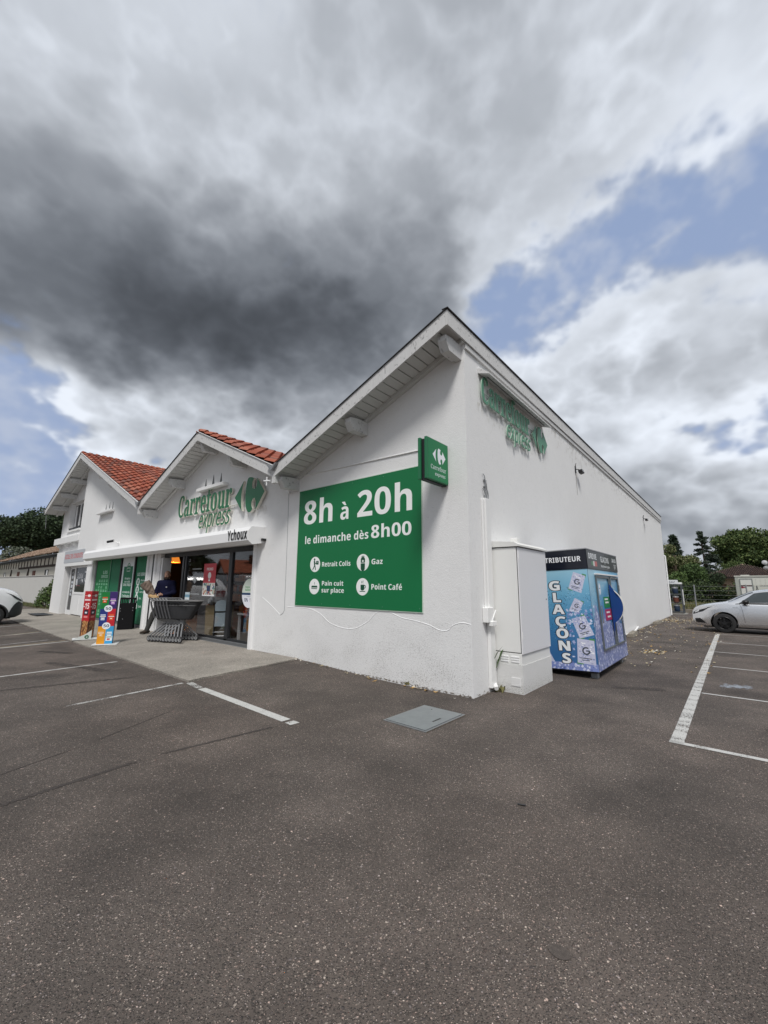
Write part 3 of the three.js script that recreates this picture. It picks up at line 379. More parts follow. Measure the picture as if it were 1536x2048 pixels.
{ // opening-hours panel
  const X0 = -3.919, X1 = -.823, Y0 = 1.105, Y1 = 3.429, w = 2048, h = Math.round(2048 * (Y1 - Y0) / (X1 - X0)), P = (x) => (x - X0) / (X1 - X0) * w, Q = (y) => (Y1 - y) / (Y1 - Y0) * h, S = w / (X1 - X0);
  const tex = canvasTex(w, h, (x) => {
    x.fillStyle = '#02703f'; x.fillRect(0, 0, w, h); x.fillStyle = '#f4f6f4';
    const T = (s, a, b, base, cap) => fit(x, s, P(a), P(b), Q(base), cap * S);
    T('8h', -3.78, -2.84, 2.715, .475); T('à', -2.70, -2.43, 2.715, .315); T('20h', -2.27, -.95, 2.72, .475);
    T('le dimanche dès', -3.70, -1.95, 2.315, .15); T('8h00', -1.91, -1.01, 2.315, .225);
    T('Retrait Colis', -3.16, -2.38, 1.852, .088); T('Gaz', -1.885, -1.62, 1.862, .09); T('Pain cuit', -3.145, -2.55, 1.495, .083); T('sur place', -3.145, -2.53, 1.368, .083); T('Point Café', -1.885, -1.21, 1.435, .09);
    for (const [cx, cy] of [[-3.35, 1.9], [-2.08, 1.9], [-3.35, 1.475], [-2.08, 1.48]]) { x.beginPath(); x.arc(P(cx), Q(cy), .148 * S, 0, 7); x.fill(); }
    x.fillStyle = x.strokeStyle = '#0b4a33'; x.lineCap = x.lineJoin = 'round'; const L = (pts, lw) => { x.lineWidth = lw * S; x.beginPath(); pts.forEach(([a, b], i) => x[i ? 'lineTo' : 'moveTo'](P(a), Q(b))); x.stroke(); };
    // walker with a parcel
    x.beginPath(); x.arc(P(-3.37), Q(1.995), .021 * S, 0, 7); x.fill(); L([[-3.372, 1.955], [-3.362, 1.885]], .038); L([[-3.362, 1.885], [-3.345, 1.845], [-3.335, 1.80]], .022); L([[-3.362, 1.885], [-3.385, 1.84], [-3.415, 1.80]], .022); L([[-3.37, 1.95], [-3.335, 1.915], [-3.31, 1.925]], .016); x.fillRect(P(-3.32), Q(1.965), .07 * S, .07 * S); x.fillStyle = '#e6ece8'; x.fillRect(P(-3.292), Q(1.95), .012 * S, .022 * S);
    // gas bottle
    x.fillStyle = '#0b4a33'; x.fillRect(P(-2.13), Q(1.95), .1 * S, .055 * S); x.fillRect(P(-2.13), Q(1.885), .1 * S, .085 * S); x.beginPath(); x.arc(P(-2.08), Q(1.80), .05 * S, 0, Math.PI); x.fill(); x.beginPath(); x.arc(P(-2.08), Q(1.945), .052 * S, Math.PI, 0); x.fill(); L([[-2.105, 1.985], [-2.105, 2.01], [-2.055, 2.01], [-2.055, 1.985]], .012); x.fillStyle = '#e6ece8'; x.beginPath(); x.arc(P(-2.08), Q(1.925), .02 * S, 0, 7); x.fill();
    // steaming loaf
    x.fillStyle = '#0b4a33'; for (let i = 0; i < 4; i++) { x.beginPath(); x.ellipse(P(-3.405 + i * .037), Q(1.455), .034 * S, .038 * S, 0, Math.PI, 0); x.fill(); } L([[-3.43, 1.435], [-3.27, 1.435]], .014); L([[-3.345, 1.515], [-3.355, 1.535], [-3.345, 1.555]], .009);
    // cup
    x.fillRect(P(-2.125), Q(1.515), .09 * S, .07 * S); x.beginPath(); x.ellipse(P(-2.08), Q(1.445), .045 * S, .03 * S, 0, 0, 7); x.fill(); x.lineWidth = .013 * S; x.beginPath(); x.arc(P(-2.03), Q(1.48), .022 * S, -1.6, 1.6); x.stroke(); L([[-2.14, 1.40], [-2.02, 1.40]], .013); L([[-2.095, 1.54], [-2.105, 1.56], [-2.09, 1.58]], .009); L([[-2.065, 1.54], [-2.075, 1.56], [-2.06, 1.58]], .009);
  });
  const s = thing('wall_panel', 'large green opening hours panel with white lettering on the front wall', 'sign');
  part('board', bx(X0 - .012, Y0 - .012, .004, X1 + .012, Y1 + .012, .014), mat([.55, .66, .56], .6), s);
  part('print', quad([X0, Y0, .0165], [X1, Y0, .0165], [X1, Y1, .0165], [X0, Y1, .0165]), phys([1, 1, 1], .5, { map: tex }), s);
  const r = rng(4); for (let i = 0; i < 10; i++) part('screw', new THREE.CylinderGeometry(.008, .008, .006, 6).rotateX(Math.PI / 2).translate(X0 + .05 + (i % 5) * (X1 - X0 - .1) / 4, i < 5 ? Y0 + .05 : Y1 - .05, .019), M.greenSide, s);
}
{ // projecting sign: two green faces on a dark core
  const s = thing('projecting_sign', 'square green two-faced sign sticking out near the building corner', 'sign'); const y0 = 3.02, y1 = 3.65, z0 = .02, z1 = .60;
  const greenP = phys([.012, .155, .062], .45);
  part('panel', rbx(-.36, y0, z0, -.315, y1, z1, .006), greenP, s); part('panel', rbx(-.475, y0, z0, -.43, y1, z1, .006), greenP, s); part('core', bx(-.43, y0 - .012, z0 - .014, -.36, y1 - .02, z1 - .03), M.black, s);
  const tex = canvasTex(1024, 1110, (x, w, h) => { x.fillStyle = '#057746'; x.fillRect(0, 0, w, h); x.fillStyle = '#e9edf2'; x.save(); x.translate(.22 * w, .37 * h); x.scale(.66 * w, -.40 * h); for (const sh of logoShapes) { const p = sh.getPoints(24); x.beginPath(); p.forEach((q, i) => x[i ? 'lineTo' : 'moveTo'](q.x, q.y)); x.closePath(); x.fill(); } x.restore(); fit(x, 'Carrefour', .12 * w, .90 * w, .74 * h, .105 * h, '', 'serif'); fit(x, 'express', .32 * w, .86 * w, .885 * h, .085 * h, '', 'sans-serif', -.15); });
  part('print', quad([-.3135, y0 + .012, z1 - .03], [-.3135, y0 + .012, z0 + .012], [-.3135, y1 - .012, z0 + .012], [-.3135, y1 - .012, z1 - .03]), phys([1, 1, 1], .45, { map: tex }), s); part('print', quad([-.4765, y0 + .012, z0 + .012], [-.4765, y0 + .012, z1 - .03], [-.4765, y1 - .012, z1 - .03], [-.4765, y1 - .012, z0 + .012]), phys([1, 1, 1], .45, { map: tex }), s);
  part('wall_bracket', [bx(-.44, y0 + .1, .002, -.35, y0 + .18, .02), bx(-.44, y1 - .2, .002, -.35, y1 - .12, .02)], M.black, s);
}
{ // driving school board, left end
  const tex = canvasTex(1024, 220, (x, w, h) => { x.fillStyle = '#b4b8bd'; x.fillRect(0, 0, w, h); x.fillStyle = '#c23f38'; fit(x, 'ECOLE DE CONDUITE', 40, 985, 150, 92); });
  const s = thing('school_board', 'grey board with red capitals above the glazed office door', 'sign'); part('board', bx(-21.62, 2.44, .004, -18.55, 2.99, .03), mat([.45, .47, .5], .5), s); part('print', quad([-21.6, 2.46, .0325], [-18.57, 2.46, .0325], [-18.57, 2.97, .0325], [-21.6, 2.97, .0325]), mat([1, 1, 1], .5, { map: tex }), s);
}
// the office front at the left end (part of the building)
{
  part('lintel', bx(-21.4, 2.28, -.02, -17.1, 2.42, .05), M.smooth, shop);
  const d = part('door', [bx(-21.15, .1, -.24, -21.03, 2.28, -.18), bx(-20.42, .1, -.24, -20.30, 2.28, -.18), bx(-21.03, 2.16, -.24, -20.42, 2.28, -.18), bx(-21.03, .1, -.24, -20.42, .3, -.18)], M.white, shop); part('pane', bx(-21.03, .3, -.22, -20.42, 2.16, -.21), M.darkglass, d); part('handle', rod([-20.46, 1.0, -.16], [-20.46, 1.25, -.16], .015), M.zinc, d);
  const notes = mat([.55, .58, .62], .7); for (const [y, hh, ww] of [[.95, .12, .3], [1.12, .1, .34], [1.3, .14, .28], [1.5, .1, .32], [1.72, .12, .26], [1.95, .07, .12]]) part('notice', bx(-20.9, y, -.2085, -20.9 + ww, y + hh, -.207), notes, d);
  const w = part('window', [bx(-20.29, 1.02, -.24, -18.0, 1.12, -.16), bx(-20.29, 2.2, -.24, -18.0, 2.28, -.16)], M.white, shop); part('pane', bx(-20.29, 1.12, -.22, -18.0, 2.2, -.21), M.darkglass, w);
  part('infill_panel', rbx(-20.26, .14, -.23, -19.2, 1.01, -.17, .01), M.white, w); part('infill_panel', rbx(-19.17, .14, -.23, -18.02, 1.01, -.17, .01), M.white, w);
  const tex = canvasTex(1024, 512, (x, W, H) => { x.clearRect(0, 0, W, H); x.fillStyle = x.strokeStyle = '#e8eaee'; fit(x, 'Tony', 40, 470, 230, 150, '', 'sans-serif', -.12); x.lineWidth = 18; x.beginPath(); x.arc(760, 130, 190, .2, 2.6); x.stroke(); x.fillRect(560, 70, 180, 36); x.fillRect(20, 240, 44, 130); x.fillRect(90, 240, 36, 160); x.fillRect(450, 250, 40, 60); x.fillStyle = 'rgba(120,60,66,1)'; x.fillRect(60, 380, 280, 14); });
  const g = quad([-20.2, 1.15, -.2085], [-18.05, 1.15, -.2085], [-18.05, 2.18, -.2085], [-20.2, 2.18, -.2085]); part('lettering', g, mat([1, 1, 1], .6, { map: tex, transparent: true, alphaTest: .4 }), w);
  part('doormat', bx(-22.3, .1, .35, -20.6, .118, .95), M.black, shop);
}
// green printed window panels left of the entrance
{
  const fr = new THREE.Group(); fr.name = 'printed_window'; shop.add(fr); const z = -.12; const white = '#dfe8e4';
  const panel = (x0, x1, y0, y1, draw, zz = z) => { const W = 512, H = Math.round(512 * (y1 - y0) / (x1 - x0)); const t = canvasTex(W, Math.min(1400, H), draw); part('printed_panel', [quad([x0, y0, zz], [x1, y0, zz], [x1, y1, zz], [x0, y1, zz])], mat([1, 1, 1], .7, { map: t }), fr); };
  part('backing', bx(-17.2, .1, -.2, -11.57, 2.425, -.14), M.dark, fr); part('frame', bx(-17.2, .1, -.2, -17.08, 2.425, -.09), M.grey, fr); part('frame', bx(-17.08, .1, -.13, -11.6, .18, -.09), M.midgrey, fr);
  panel(-17.06, -15.45, .2, 2.4, (x, w, h) => { x.fillStyle = '#0c7a41'; x.fillRect(0, 0, w, h); x.fillStyle = '#7fbf97'; const r = rng(9); for (let j = 0; j < 11; j++) for (let i = 0; i < 5; i++) if (r() > .25) { const a = 40 + i * 90 + r() * 10, b = .34 * h + j * h * .058; x.fillRect(a, b, 58, h * .012); x.fillRect(a, b + h * .018, 40 + r() * 30, h * .02); } x.fillStyle = '#b9d8c6'; fit(x, 'LES', 250, 420, .24 * h, 40); fit(x, 'SERVICES', 200, 450, .31 * h, 34); });
  part('frame', bx(-15.45, .18, -.13, -15.36, 2.425, -.1), M.green, fr);
  panel(-15.36, -14.3, .2, 2.42, (x, w, h) => { x.fillStyle = '#0f6d49'; x.fillRect(0, 0, w, h); }); part('frame', bx(-14.3, .1, -.13, -14.2, 2.425, -.08), M.dark, fr);
  panel(-14.18, -12.97, .2, 2.42, (x, w, h) => { x.fillStyle = '#dfe5e8'; x.fillRect(0, 0, w, h); x.fillStyle = '#0f6d49'; x.fillRect(.13 * w, .14 * h, .72 * w, .68 * h); x.beginPath(); x.arc(.5 * w, .15 * h, .12 * w, Math.PI, 0); x.fill(); x.fillRect(.38 * w, .15 * h, .24 * w, 30); x.fillStyle = white; x.beginPath(); x.moveTo(.5 * w, .09 * h); x.lineTo(.56 * w, .115 * h); x.lineTo(.5 * w, .14 * h); x.lineTo(.44 * w, .115 * h); x.fill(); x.strokeStyle = white; x.lineWidth = 8; x.strokeRect(.38 * w, .165 * h, .24 * w, .05 * h); fit(x, 'Récupérez', .28 * w, .72 * w, .345 * h, 30); fit(x, 'vos colis', .28 * w, .72 * w, .395 * h, 30); fit(x, 'SANS FRAIS', .2 * w, .8 * w, .45 * h, 38); fit(x, 'en moins de', .22 * w, .78 * w, .56 * h, 32); fit(x, '5 minutes', .2 * w, .8 * w, .625 * h, 42); x.fillStyle = '#30343a'; fit(x, 'Renseignements', .12 * w, .8 * w, .88 * h, 20, ''); fit(x, 'en magasin', .12 * w, .55 * w, .915 * h, 20, ''); });
  part('frame', bx(-12.96, .1, -.13, -12.86, 2.425, -.08), M.dark, fr);
  panel(-12.85, -11.6, .2, 2.42, (x, w, h) => { x.fillStyle = '#0f6d49'; x.fillRect(0, 0, w, h); x.fillStyle = white; fit(x, 'LES SERVICES', .12 * w, .95 * w, .295 * h, 44); const rows = [['Retrait', 'Colis'], ['Pain cuit', 'sur place'], ['Gaz'], ['Café']]; rows.forEach((t, i) => { const y = (.385 + i * .12) * h; x.beginPath(); x.ellipse(.22 * w, y, .11 * w, .11 * w, 0, 0, 7); x.fill(); t.forEach((s, k) => fit(x, s, .4 * w, .4 * w + s.length * .052 * w, y + 14 + (k - (t.length - 1) / 2) * 44, 26)); x.fillStyle = '#0f6d49'; x.fillRect(.18 * w, y - 30, .08 * w, 60); x.fillStyle = white; }); });
}
// posters and stickers on the shop glass
{
  const z = -.142, st = (name, label, cat, x0, x1, y0, y1, w, h, draw, zz = z) => { const m = single(name, quad([x0, y0, zz], [x1, y0, zz], [x1, y1, zz], [x0, y1, zz]), mat([1, 1, 1], .55, { map: canvasTex(w, h, draw), alphaTest: .4, transparent: true }), label, cat); return m; };
  st('poster', 'red and white promotional poster on the shop window', 'poster', -8.1, -7.45, 1.2, 2.05, 390, 510, (x, w, h) => { x.fillStyle = '#c9404a'; x.fillRect(0, 0, w, h * .6); x.fillStyle = '#e8e6df'; x.fillRect(0, h * .6, w, h * .4); x.fillStyle = '#f5f0ee'; fit(x, 'PROMO', 90, 300, 110, 44); x.beginPath(); x.arc(195, 190, 52, 0, 7); x.fill(); x.fillRect(170, 250, 50, 30); const r = rng(3), c = ['#c8a08a', '#5a6a8c', '#7aa08a', '#a8605a', '#d0c8b8']; for (let i = 0; i < 60; i++) { x.fillStyle = c[r() * 5 | 0]; x.fillRect(r() * w, h * .6 + r() * h * .36, 20 + r() * 40, 14 + r() * 30); } x.fillStyle = '#2c3f66'; x.fillRect(140, h * .68, 110, 90); x.fillStyle = '#fff'; x.fillRect(0, h * .965, w, h * .04); });
  st('window_sticker', 'oval white and green sticker near the right edge of the shop window', 'sticker', -6.14, -5.56, .97, 1.64, 420, 490, (x, w, h) => { x.clearRect(0, 0, w, h); x.save(); x.beginPath(); x.ellipse(w / 2, h / 2, w / 2, h / 2, 0, 0, 7); x.clip(); x.fillStyle = '#dfe9dd'; x.fillRect(0, 0, w, h); x.fillStyle = '#eef0f8'; x.fillRect(0, h * .5, w, h); x.fillStyle = '#28466e'; x.fillRect(0, h * .49, w, 36); x.fillStyle = '#4aa05a'; fit(x, 'Votre', 90, 230, 160, 34); fit(x, 'fidélité', 90, 250, 208, 34); x.fillStyle = '#b8402c'; x.fillRect(310, 150, 50, 80); x.fillStyle = '#1d2f55'; fit(x, '10%', 70, 190, 390, 60); fit(x, '15%', 240, 360, 390, 60); fit(x, 'le mercredi', 150, 290, 310, 18, ''); x.restore(); });
  st('window_sticker', 'white chain emblem sticker with two rows of dots on the dark glass', 'sticker', -9.0, -8.2, 1.15, 2.0, 400, 424, (x, w, h) => { x.clearRect(0, 0, w, h); x.fillStyle = '#cfd4d6'; for (const y of [40, 380]) for (let i = 0; i < 8; i++) { x.beginPath(); x.arc(130 + i * 33, y, 9, 0, 7); x.fill(); } x.save(); x.translate(150, 190); x.scale(110, -95); for (const sh of logoShapes) { const p = sh.getPoints(20); x.beginPath(); p.forEach((q, i) => x[i ? 'lineTo' : 'moveTo'](q.x, q.y)); x.closePath(); x.fill(); } x.restore(); fit(x, 'express', 160, 250, 275, 18, ''); });
  st('window_sticker', 'small pale blue notice low beside the door post', 'sticker', -9.08, -8.8, 1.05, 1.28, 128, 110, (x, w, h) => { x.fillStyle = '#cfdde2'; x.fillRect(0, 0, w, h); x.fillStyle = '#7ea6bb'; x.fillRect(0, 30, w, 34); x.fillStyle = '#e8eeee'; x.fillRect(10, 74, w - 20, 20); }, -.140);
}

// ---------------------------------------------------------------- electricity cabinet, conduit, lamps on the side wall
{
  const c = thing('utility_cabinet', 'tall white electricity cabinet on a masonry plinth against the side wall', 'cabinet'); const pw = mat([.76, .76, .74], .5), x1 = .44, z0 = -.65, z1 = -1.86;
  const pl = muv(bx(.002, -.01, z1, x1, .39, z0));
  part('plinth', pl, mat([.96, .96, .95], .95, { map: rep(plasterCol, 1 / 1.1), bumpMap: rep(plasterBump, 1 / .5), bumpScale: .007 }), c); part('render_patch', rbx(.26, .1, z0 - .002, .40, .22, z0 + .008, .006), M.plaster, c);
  part('vent_base', rbx(.004, .392, z0 - .012, x1 - .012, .55, z1 + .012, .005), pw, c);
  for (const x of [.11, .27]) for (let i = 0; i < 3; i++) part('louvre', rbx(x, .42 + i * .033, z0 - .014, x + .12, .442 + i * .033, z0 - .002, .004, 1), M.white, c);
  part('side_panel', rbx(.006, .562, z0 - .03, x1 - .022, 2.085, z0 - .006, .005), pw, c); part('body', bx(.004, .552, z0 - .03, x1 - .028, 2.095, z1 + .006), M.midgrey, c); part('door', rbx(x1 - .012, .54, z0 - .016, x1 + .006, 2.085, z1 + .01, .005), mat([.74, .74, .76], .48), c);
  part('lid', extr(shapeOf([[.002, 2.10], [x1 + .03, 2.10], [x1 + .03, 2.125], [x1 - .04, 2.165], [.002, 2.20]]), z0 - z1 + .03, z1 - .015), mat([.70, .70, .68], .98), c); part('scuffs', quad([x1 + .0075, .56, z0 - .03], [x1 + .0075, .56, z1 + .03], [x1 + .0075, 2.06, z1 + .03], [x1 + .0075, 2.06, z0 - .03]), mat([.25, .23, .21], .95, { alphaMap: grime(512, 512, [46, 60], .78, 14, (u, v) => .0), alphaTest: .5 }), c); part('scuffs', quad([.01, .01, z0 + .003], [x1, .01, z0 + .003], [x1, .36, z0 + .003], [.01, .36, z0 + .003]), mat([.34, .32, .28], .95, { alphaMap: grime(512, 256, [22, 18], .30, 24, (u, v) => .7 * v), alphaTest: .5 }), c); part('scuffs', quad([x1 + .003, .01, z0], [x1 + .003, .01, z1], [x1 + .003, .36, z1], [x1 + .003, .36, z0]), mat([.34, .32, .28], .95, { alphaMap: grime(512, 256, [40, 18], .30, 44, (u, v) => .7 * v), alphaTest: .5 }), c); part('vent_cap', rbx(.18, 2.18, -1.02, .30, 2.27, -1.14, .01), pw, c);
  for (const y of [.75, 1.9]) part('hinge', rod([x1 + .004, y, z0 - .03], [x1 + .004, y + .1, z0 - .03], .009), pw, c); part('lock', new THREE.CylinderGeometry(.012, .012, .012, 8).rotateZ(Math.PI / 2).translate(x1 + .006, 1.3, z1 + .1), M.midgrey, c);
  const k = thing('cable_conduit', 'white cable cover strip with broken junction box beside the building corner', 'conduit'); part('cover', rbx(.003, .06, -.46, .055, 2.86, -.62, .006), M.smooth, k); part('cover', rbx(.003, 1.0, -.41, .03, 2.84, -.455, .004), M.smooth, k);
  for (const [z, y] of [[-.47, 3.0], [-.5, 3.24], [-.54, 3.16], [-.58, 3.02]]) part('cable', tube([[.03, 2.84, z - .02], [.03, (2.84 + y) / 2, z - .035], [.025, y, z], [.01, y + .02, z + .01]], .008, 12, 5), M.grey, k); for (const y of [2.9, 3.05, 3.15]) part('clip', bx(.002, y, -.58, .025, y + .015, -.50), M.grey, k);
  part('junction_box', rbx(.003, .98, -.33, .09, 1.2, -.52, .012), M.smooth, k); part('broken_cover', [rbx(.06, .93, -.40, .12, 1.0, -.56, .008), rod([.08, .95, -.42], [.10, 1.15, -.57], .012)], M.smooth, k); part('pipe_stub', rod([.03, .10, -.60], [.10, .06, -.50], .03, .03, 12), M.smooth, k);
  const lamp = (z, y, label) => { const l = thing('flood_lamp', label, 'lamp', [0, y, z]); part('bracket', [rod([.003, .08, 0], [.10, .06, 0], .01), bx(.002, -.02, -.03, .02, .16, .03), tube([[.01, .16, 0], [.04, .24, .02], [.02, .1, .05]], .006, 12, 5)], M.black, l); part('housing', rbx(.07, -.06, -.2, .17, .03, .0, .012).rotateZ(.25), M.black, l); part('lens', bx(.165, -.04, -.18, .172, .03, -.02).rotateZ(.25), M.grey, l); part('stain', quad([.0045, -.6, -.03], [.0045, -.6, -.06], [.0045, -.05, -.07], [.0045, -.05, .0]), mat([.45, .44, .42], .95), l); };
  lamp(-5.85, 4.47, 'black flood lamp on the side wall right of the faded letters'); lamp(-16.5, 4.56, 'black flood lamp near the far end of the side wall');
  const cam = thing('security_camera', 'small black and white security camera above the shutter box', 'camera', [-14.45, 2.98, 0]); part('base', new THREE.CylinderGeometry(.05, .05, .03, 14).rotateX(Math.PI / 2).translate(0, 0, .017), M.white, cam); part('arm', tube([[0, 0, .03], [-.05, .06, .12], [-.14, .08, .2]], .018, 10, 6), M.white, cam); part('camera_body', rod([-.1, .085, .16], [-.30, .04, .3], .045, .045, 12), M.black, cam);
}
// ---------------------------------------------------------------- ice vending kiosk
{
  const k = thing('ice_kiosk', 'blue printed ice vending kiosk with black header beside the white cabinet', 'kiosk', [1.02, .13, -2.4]); k.rotation.z = .038; const D = 1.05, L = 2.4, H = 2.03, HB = 1.69;
  const bag = (x, cx, cy, s, a) => { x.save(); x.translate(cx, cy); x.rotate(a); x.scale(s, s); x.fillStyle = '#4d8f5a'; x.fillRect(-58, 60, 40, 22); x.fillRect(20, -84, 34, 26); x.fillStyle = '#c9cbe2'; x.beginPath(); x.moveTo(-52, -78); x.lineTo(50, -72); x.lineTo(55, 78); x.lineTo(-55, 74); x.closePath(); x.fill(); const r = rng(Math.round(cx)); for (let i = 0; i < 60; i++) { x.fillStyle = ['#e6e8f4', '#a9afd0', '#8f9ac4', '#f3f4fa'][r() * 4 | 0]; x.fillRect(-50 + r() * 92, -70 + r() * 136, 5 + r() * 10, 3 + r() * 8); } x.lineWidth = 9; x.strokeStyle = '#3d4450'; x.beginPath(); x.arc(0, -4, 20, 0, 5.4); x.stroke(); x.fillStyle = '#3d4450'; x.fillRect(-2, -8, 24, 7); x.fillRect(-38, 40, 70, 5); x.fillRect(-30, 52, 50, 4); x.restore(); };
  const art = (x, w, h, seed) => { const g = x.createLinearGradient(0, 0, w * .2, h); g.addColorStop(0, '#a4d0e3'); g.addColorStop(.3, '#6fb0d2'); g.addColorStop(.62, '#3f81b3'); g.addColorStop(.86, '#34699f'); x.fillStyle = g; x.fillRect(0, 0, w, h); const r = rng(seed); for (let i = 0; i < 1500; i++) { const a = r() * w, b = (.18 + .62 * r() * (r() * .4 + .6)) * h, q = 1 + r() * r() * 5; x.fillStyle = r() > .5 ? 'rgba(200,226,242,.55)' : 'rgba(12,40,78,.6)'; x.beginPath(); x.ellipse(a, b, q, q * 1.25, 0, 0, 7); x.fill(); } };
  const cubes = (x, x0, y0, x1, y1, n, seed) => { const r = rng(seed); for (let i = 0; i < n; i++) { x.save(); x.translate(mix(x0, x1, r()), mix(y0, y1, r())); x.rotate(r() * 3); x.fillStyle = ['#aab4dc', '#8794c8', '#c6cdea', '#5f6fa8', '#d9def2'][r() * 5 | 0]; const s = 8 + r() * 26; x.fillRect(-s / 2, -s / 3, s, s * .7); x.restore(); } };
  const front = canvasTex(700, 1128, (x, w, h) => { art(x, w, h, 5); x.fillStyle = '#7f8fca'; x.fillRect(0, .93 * h, w, .07 * h); cubes(x, 0, .92 * h, w, h, 90, 3); bag(x, 575, 150, 1.35, .35); bag(x, 580, 650, 1.5, -.32); bag(x, 100, 960, 1.6, -.4); bag(x, 590, 920, 1.75, .06); bag(x, 30, 500, 1.3, -.5); bag(x, 540, 420, 1.0, .5); cubes(x, 430, .40 * h, 700, .55 * h, 60, 13); cubes(x, 380, .5 * h, 480, .9 * h, 40, 17); x.fillStyle = '#f2f4f6'; x.strokeStyle = '#0b1220'; x.lineJoin = 'round'; 'GLAÇONS'.split('').forEach((c, i) => { x.font = 'bold 156px sans-serif'; x.textAlign = 'center'; const X = 315 + i * 9, Y = 235 + i * 137; x.save(); x.translate(X, Y); x.scale(1.28, .93); x.translate(-X, -Y); x.lineWidth = 22; x.strokeText(c, X, Y); x.fillText(c, X, Y); x.strokeStyle = '#f2f4f6'; x.lineWidth = 7; x.strokeText(c, X, Y); x.strokeStyle = '#0b1220'; x.restore(); }); });
  const side = canvasTex(1400, 986, (x, w, h) => { art(x, w, h, 8); x.fillStyle = '#7a88bc'; x.beginPath(); x.moveTo(0, h); x.lineTo(0, h * .72); x.lineTo(120, h * .35); x.lineTo(330, h * .55); x.lineTo(520, h * .42); x.lineTo(760, h * .62); x.lineTo(980, h * .46); x.lineTo(1180, h * .66); x.lineTo(1400, h * .55); x.lineTo(1400, h); x.fill(); cubes(x, 0, .5 * h, w, h, 900, 6); cubes(x, 60, .38 * h, 200, .6 * h, 60, 9); x.fillStyle = '#3a567e'; for (let i = 0; i < 26; i++) x.fillRect(60 + i * 52, h * (.72 + .2 * ((i * 7) % 5) / 5), 8, 70); x.fillStyle = '#e3e6f2'; for (const a of [400, 960]) { x.beginPath(); x.ellipse(a, 200, 34, 60, 0, 0, 7); x.fill(); x.fillStyle = '#56708e'; x.fillRect(a - 22, 190, 44, 10); x.fillStyle = '#e3e6f2'; } });
  const hf = canvasTex(700, 224, (x, w, h) => { x.fillStyle = '#0b1020'; x.fillRect(0, 0, w, h); x.fillStyle = '#f1f3f5'; fit(x, 'DISTRIBUTEUR', 110, 640, 136, 62); }), hs = canvasTex(1400, 200, (x, w, h) => { x.fillStyle = '#0c1310'; x.fillRect(0, 0, w, h); x.fillStyle = '#eceff0'; fit(x, 'DRIVE', 60, 400, 92, 62); x.fillStyle = '#2f7a46'; x.fillRect(160, 120, 70, 40); x.fillStyle = '#d2d2ce'; x.fillRect(230, 112, 60, 56); x.fillStyle = '#b8423a'; x.fillRect(290, 112, 100, 56); x.fillStyle = '#eceff0'; fit(x, 'GLAÇONS', 560, 960, 108, 66); fit(x, 'Distribution de glace', 560, 980, 168, 28); fit(x, '24h/24', 1120, 1340, 84, 50); fit(x, '7j/7', 1200, 1310, 160, 50); });
  const P = (t, r = .35) => phys([1, 1, 1], r, { map: t, clearcoat: .3 });
  part('body', bx(-D, 0, -L, 0, HB, 0), mat([.09, .20, .34], .5), k); part('front_print', quad([-D, 0, .004], [0, 0, .004], [0, HB, .004], [-D, HB, .004]), P(front), k); part('side_print', quad([.004, 0, 0], [.004, 0, -L], [.004, HB, -L], [.004, HB, 0]), P(side), k);
  part('header', bx(-D - .01, HB + .004, -L - .01, .012, H, .012), mat([.008, .012, .02], .35), k); part('header_print', quad([-D, HB + .01, .0165], [.01, HB + .01, .0165], [.01, H - .005, .0165], [-D, H - .005, .0165]), P(hf), k); part('header_print', quad([.0165, HB + .01, 0], [.0165, HB + .01, -L], [.0165, H - .005, -L], [.0165, H - .005, 0]), P(hs), k); part('roof', rbx(-D - .02, H, -L - .02, .022, H + .022, .022, .006), mat([.34, .35, .37], .95), k);
  part('base_tray', bx(-D + .02, -.035, -L + .03, -.03, -.001, -.05), M.black, k);
  const fr = mat([.16, .18, .19], .45, { metalness: .5 }); for (const [z0, z1, n] of [[-.42, -1.42, 0], [-1.5, -2.24, 1]]) { const d = part('door', [rbx(.006, .28, z0, .03, 1.58, z0 - .05, .004, 1), rbx(.006, .28, z1 + .05, .03, 1.58, z1, .004, 1), rbx(.006, 1.54, z0 - .05, .03, 1.58, z1 + .05, .004, 1), rbx(.006, .28, z0 - .05, .03, .31, z1 + .05, .004, 1)], fr, k); part('handle', rod([.05, .75, z0 - .05], [.05, 1.05, z0 - .05], .01), M.zinc, d); part('hinge', rod([.03, 1.3, z1 + .02], [.03, 1.42, z1 + .02], .012), fr, d); }
  part('door_light', bx(.006, 1.6, -.4, .045, 1.625, -2.26), M.white, k);
  part('notice', bx(.006, 1.0, -.88, .012, 1.2, -1.30), mat([.02, .22, .06], .5), k); part('notice', bx(.006, .77, -.9, .012, .97, -1.34), mat([.42, .02, .10], .5), k);
  for (const [y, z] of [[1.14, -.92], [1.08, -.95], [.9, -.95], [.82, -1.0]]) part('notice_text', bx(.0125, y, z, .0135, y + .03, z - .26), mat([.75, .75, .75], .6), k);
  // round blue flag sign standing out from the doors
  const fs = new THREE.Shape(); fs.moveTo(0, -.56); fs.lineTo(.03, -.31); fs.absarc(-.17, 0, .37, -1.0, 1.1, false); fs.lineTo(.0, .42); fs.closePath(); const f = part('flag_sign', extr(fs, .02, -.01, .003).translate(.03, 1.02, -1.32), mat([.008, .05, .22], .4), k); const rs = []; for (let i = 0; i <= 14; i++) { const a = -.7 + i * .13; rs.push([-.14 + .375 * Math.cos(a), 1.02 + .375 * Math.sin(a), -1.32]); } part('rim', tube(rs, .012, 28, 5), M.cream, f);
  for (const [x, z] of [[-.12, -.2], [-.12, -2.15], [-.92, -.2], [-.92, -2.15]]) part('foot', bx(x - .05, -.16 + (-x) * .038, z - .06, x + .05, -.03, z + .06), M.grey, k);
}
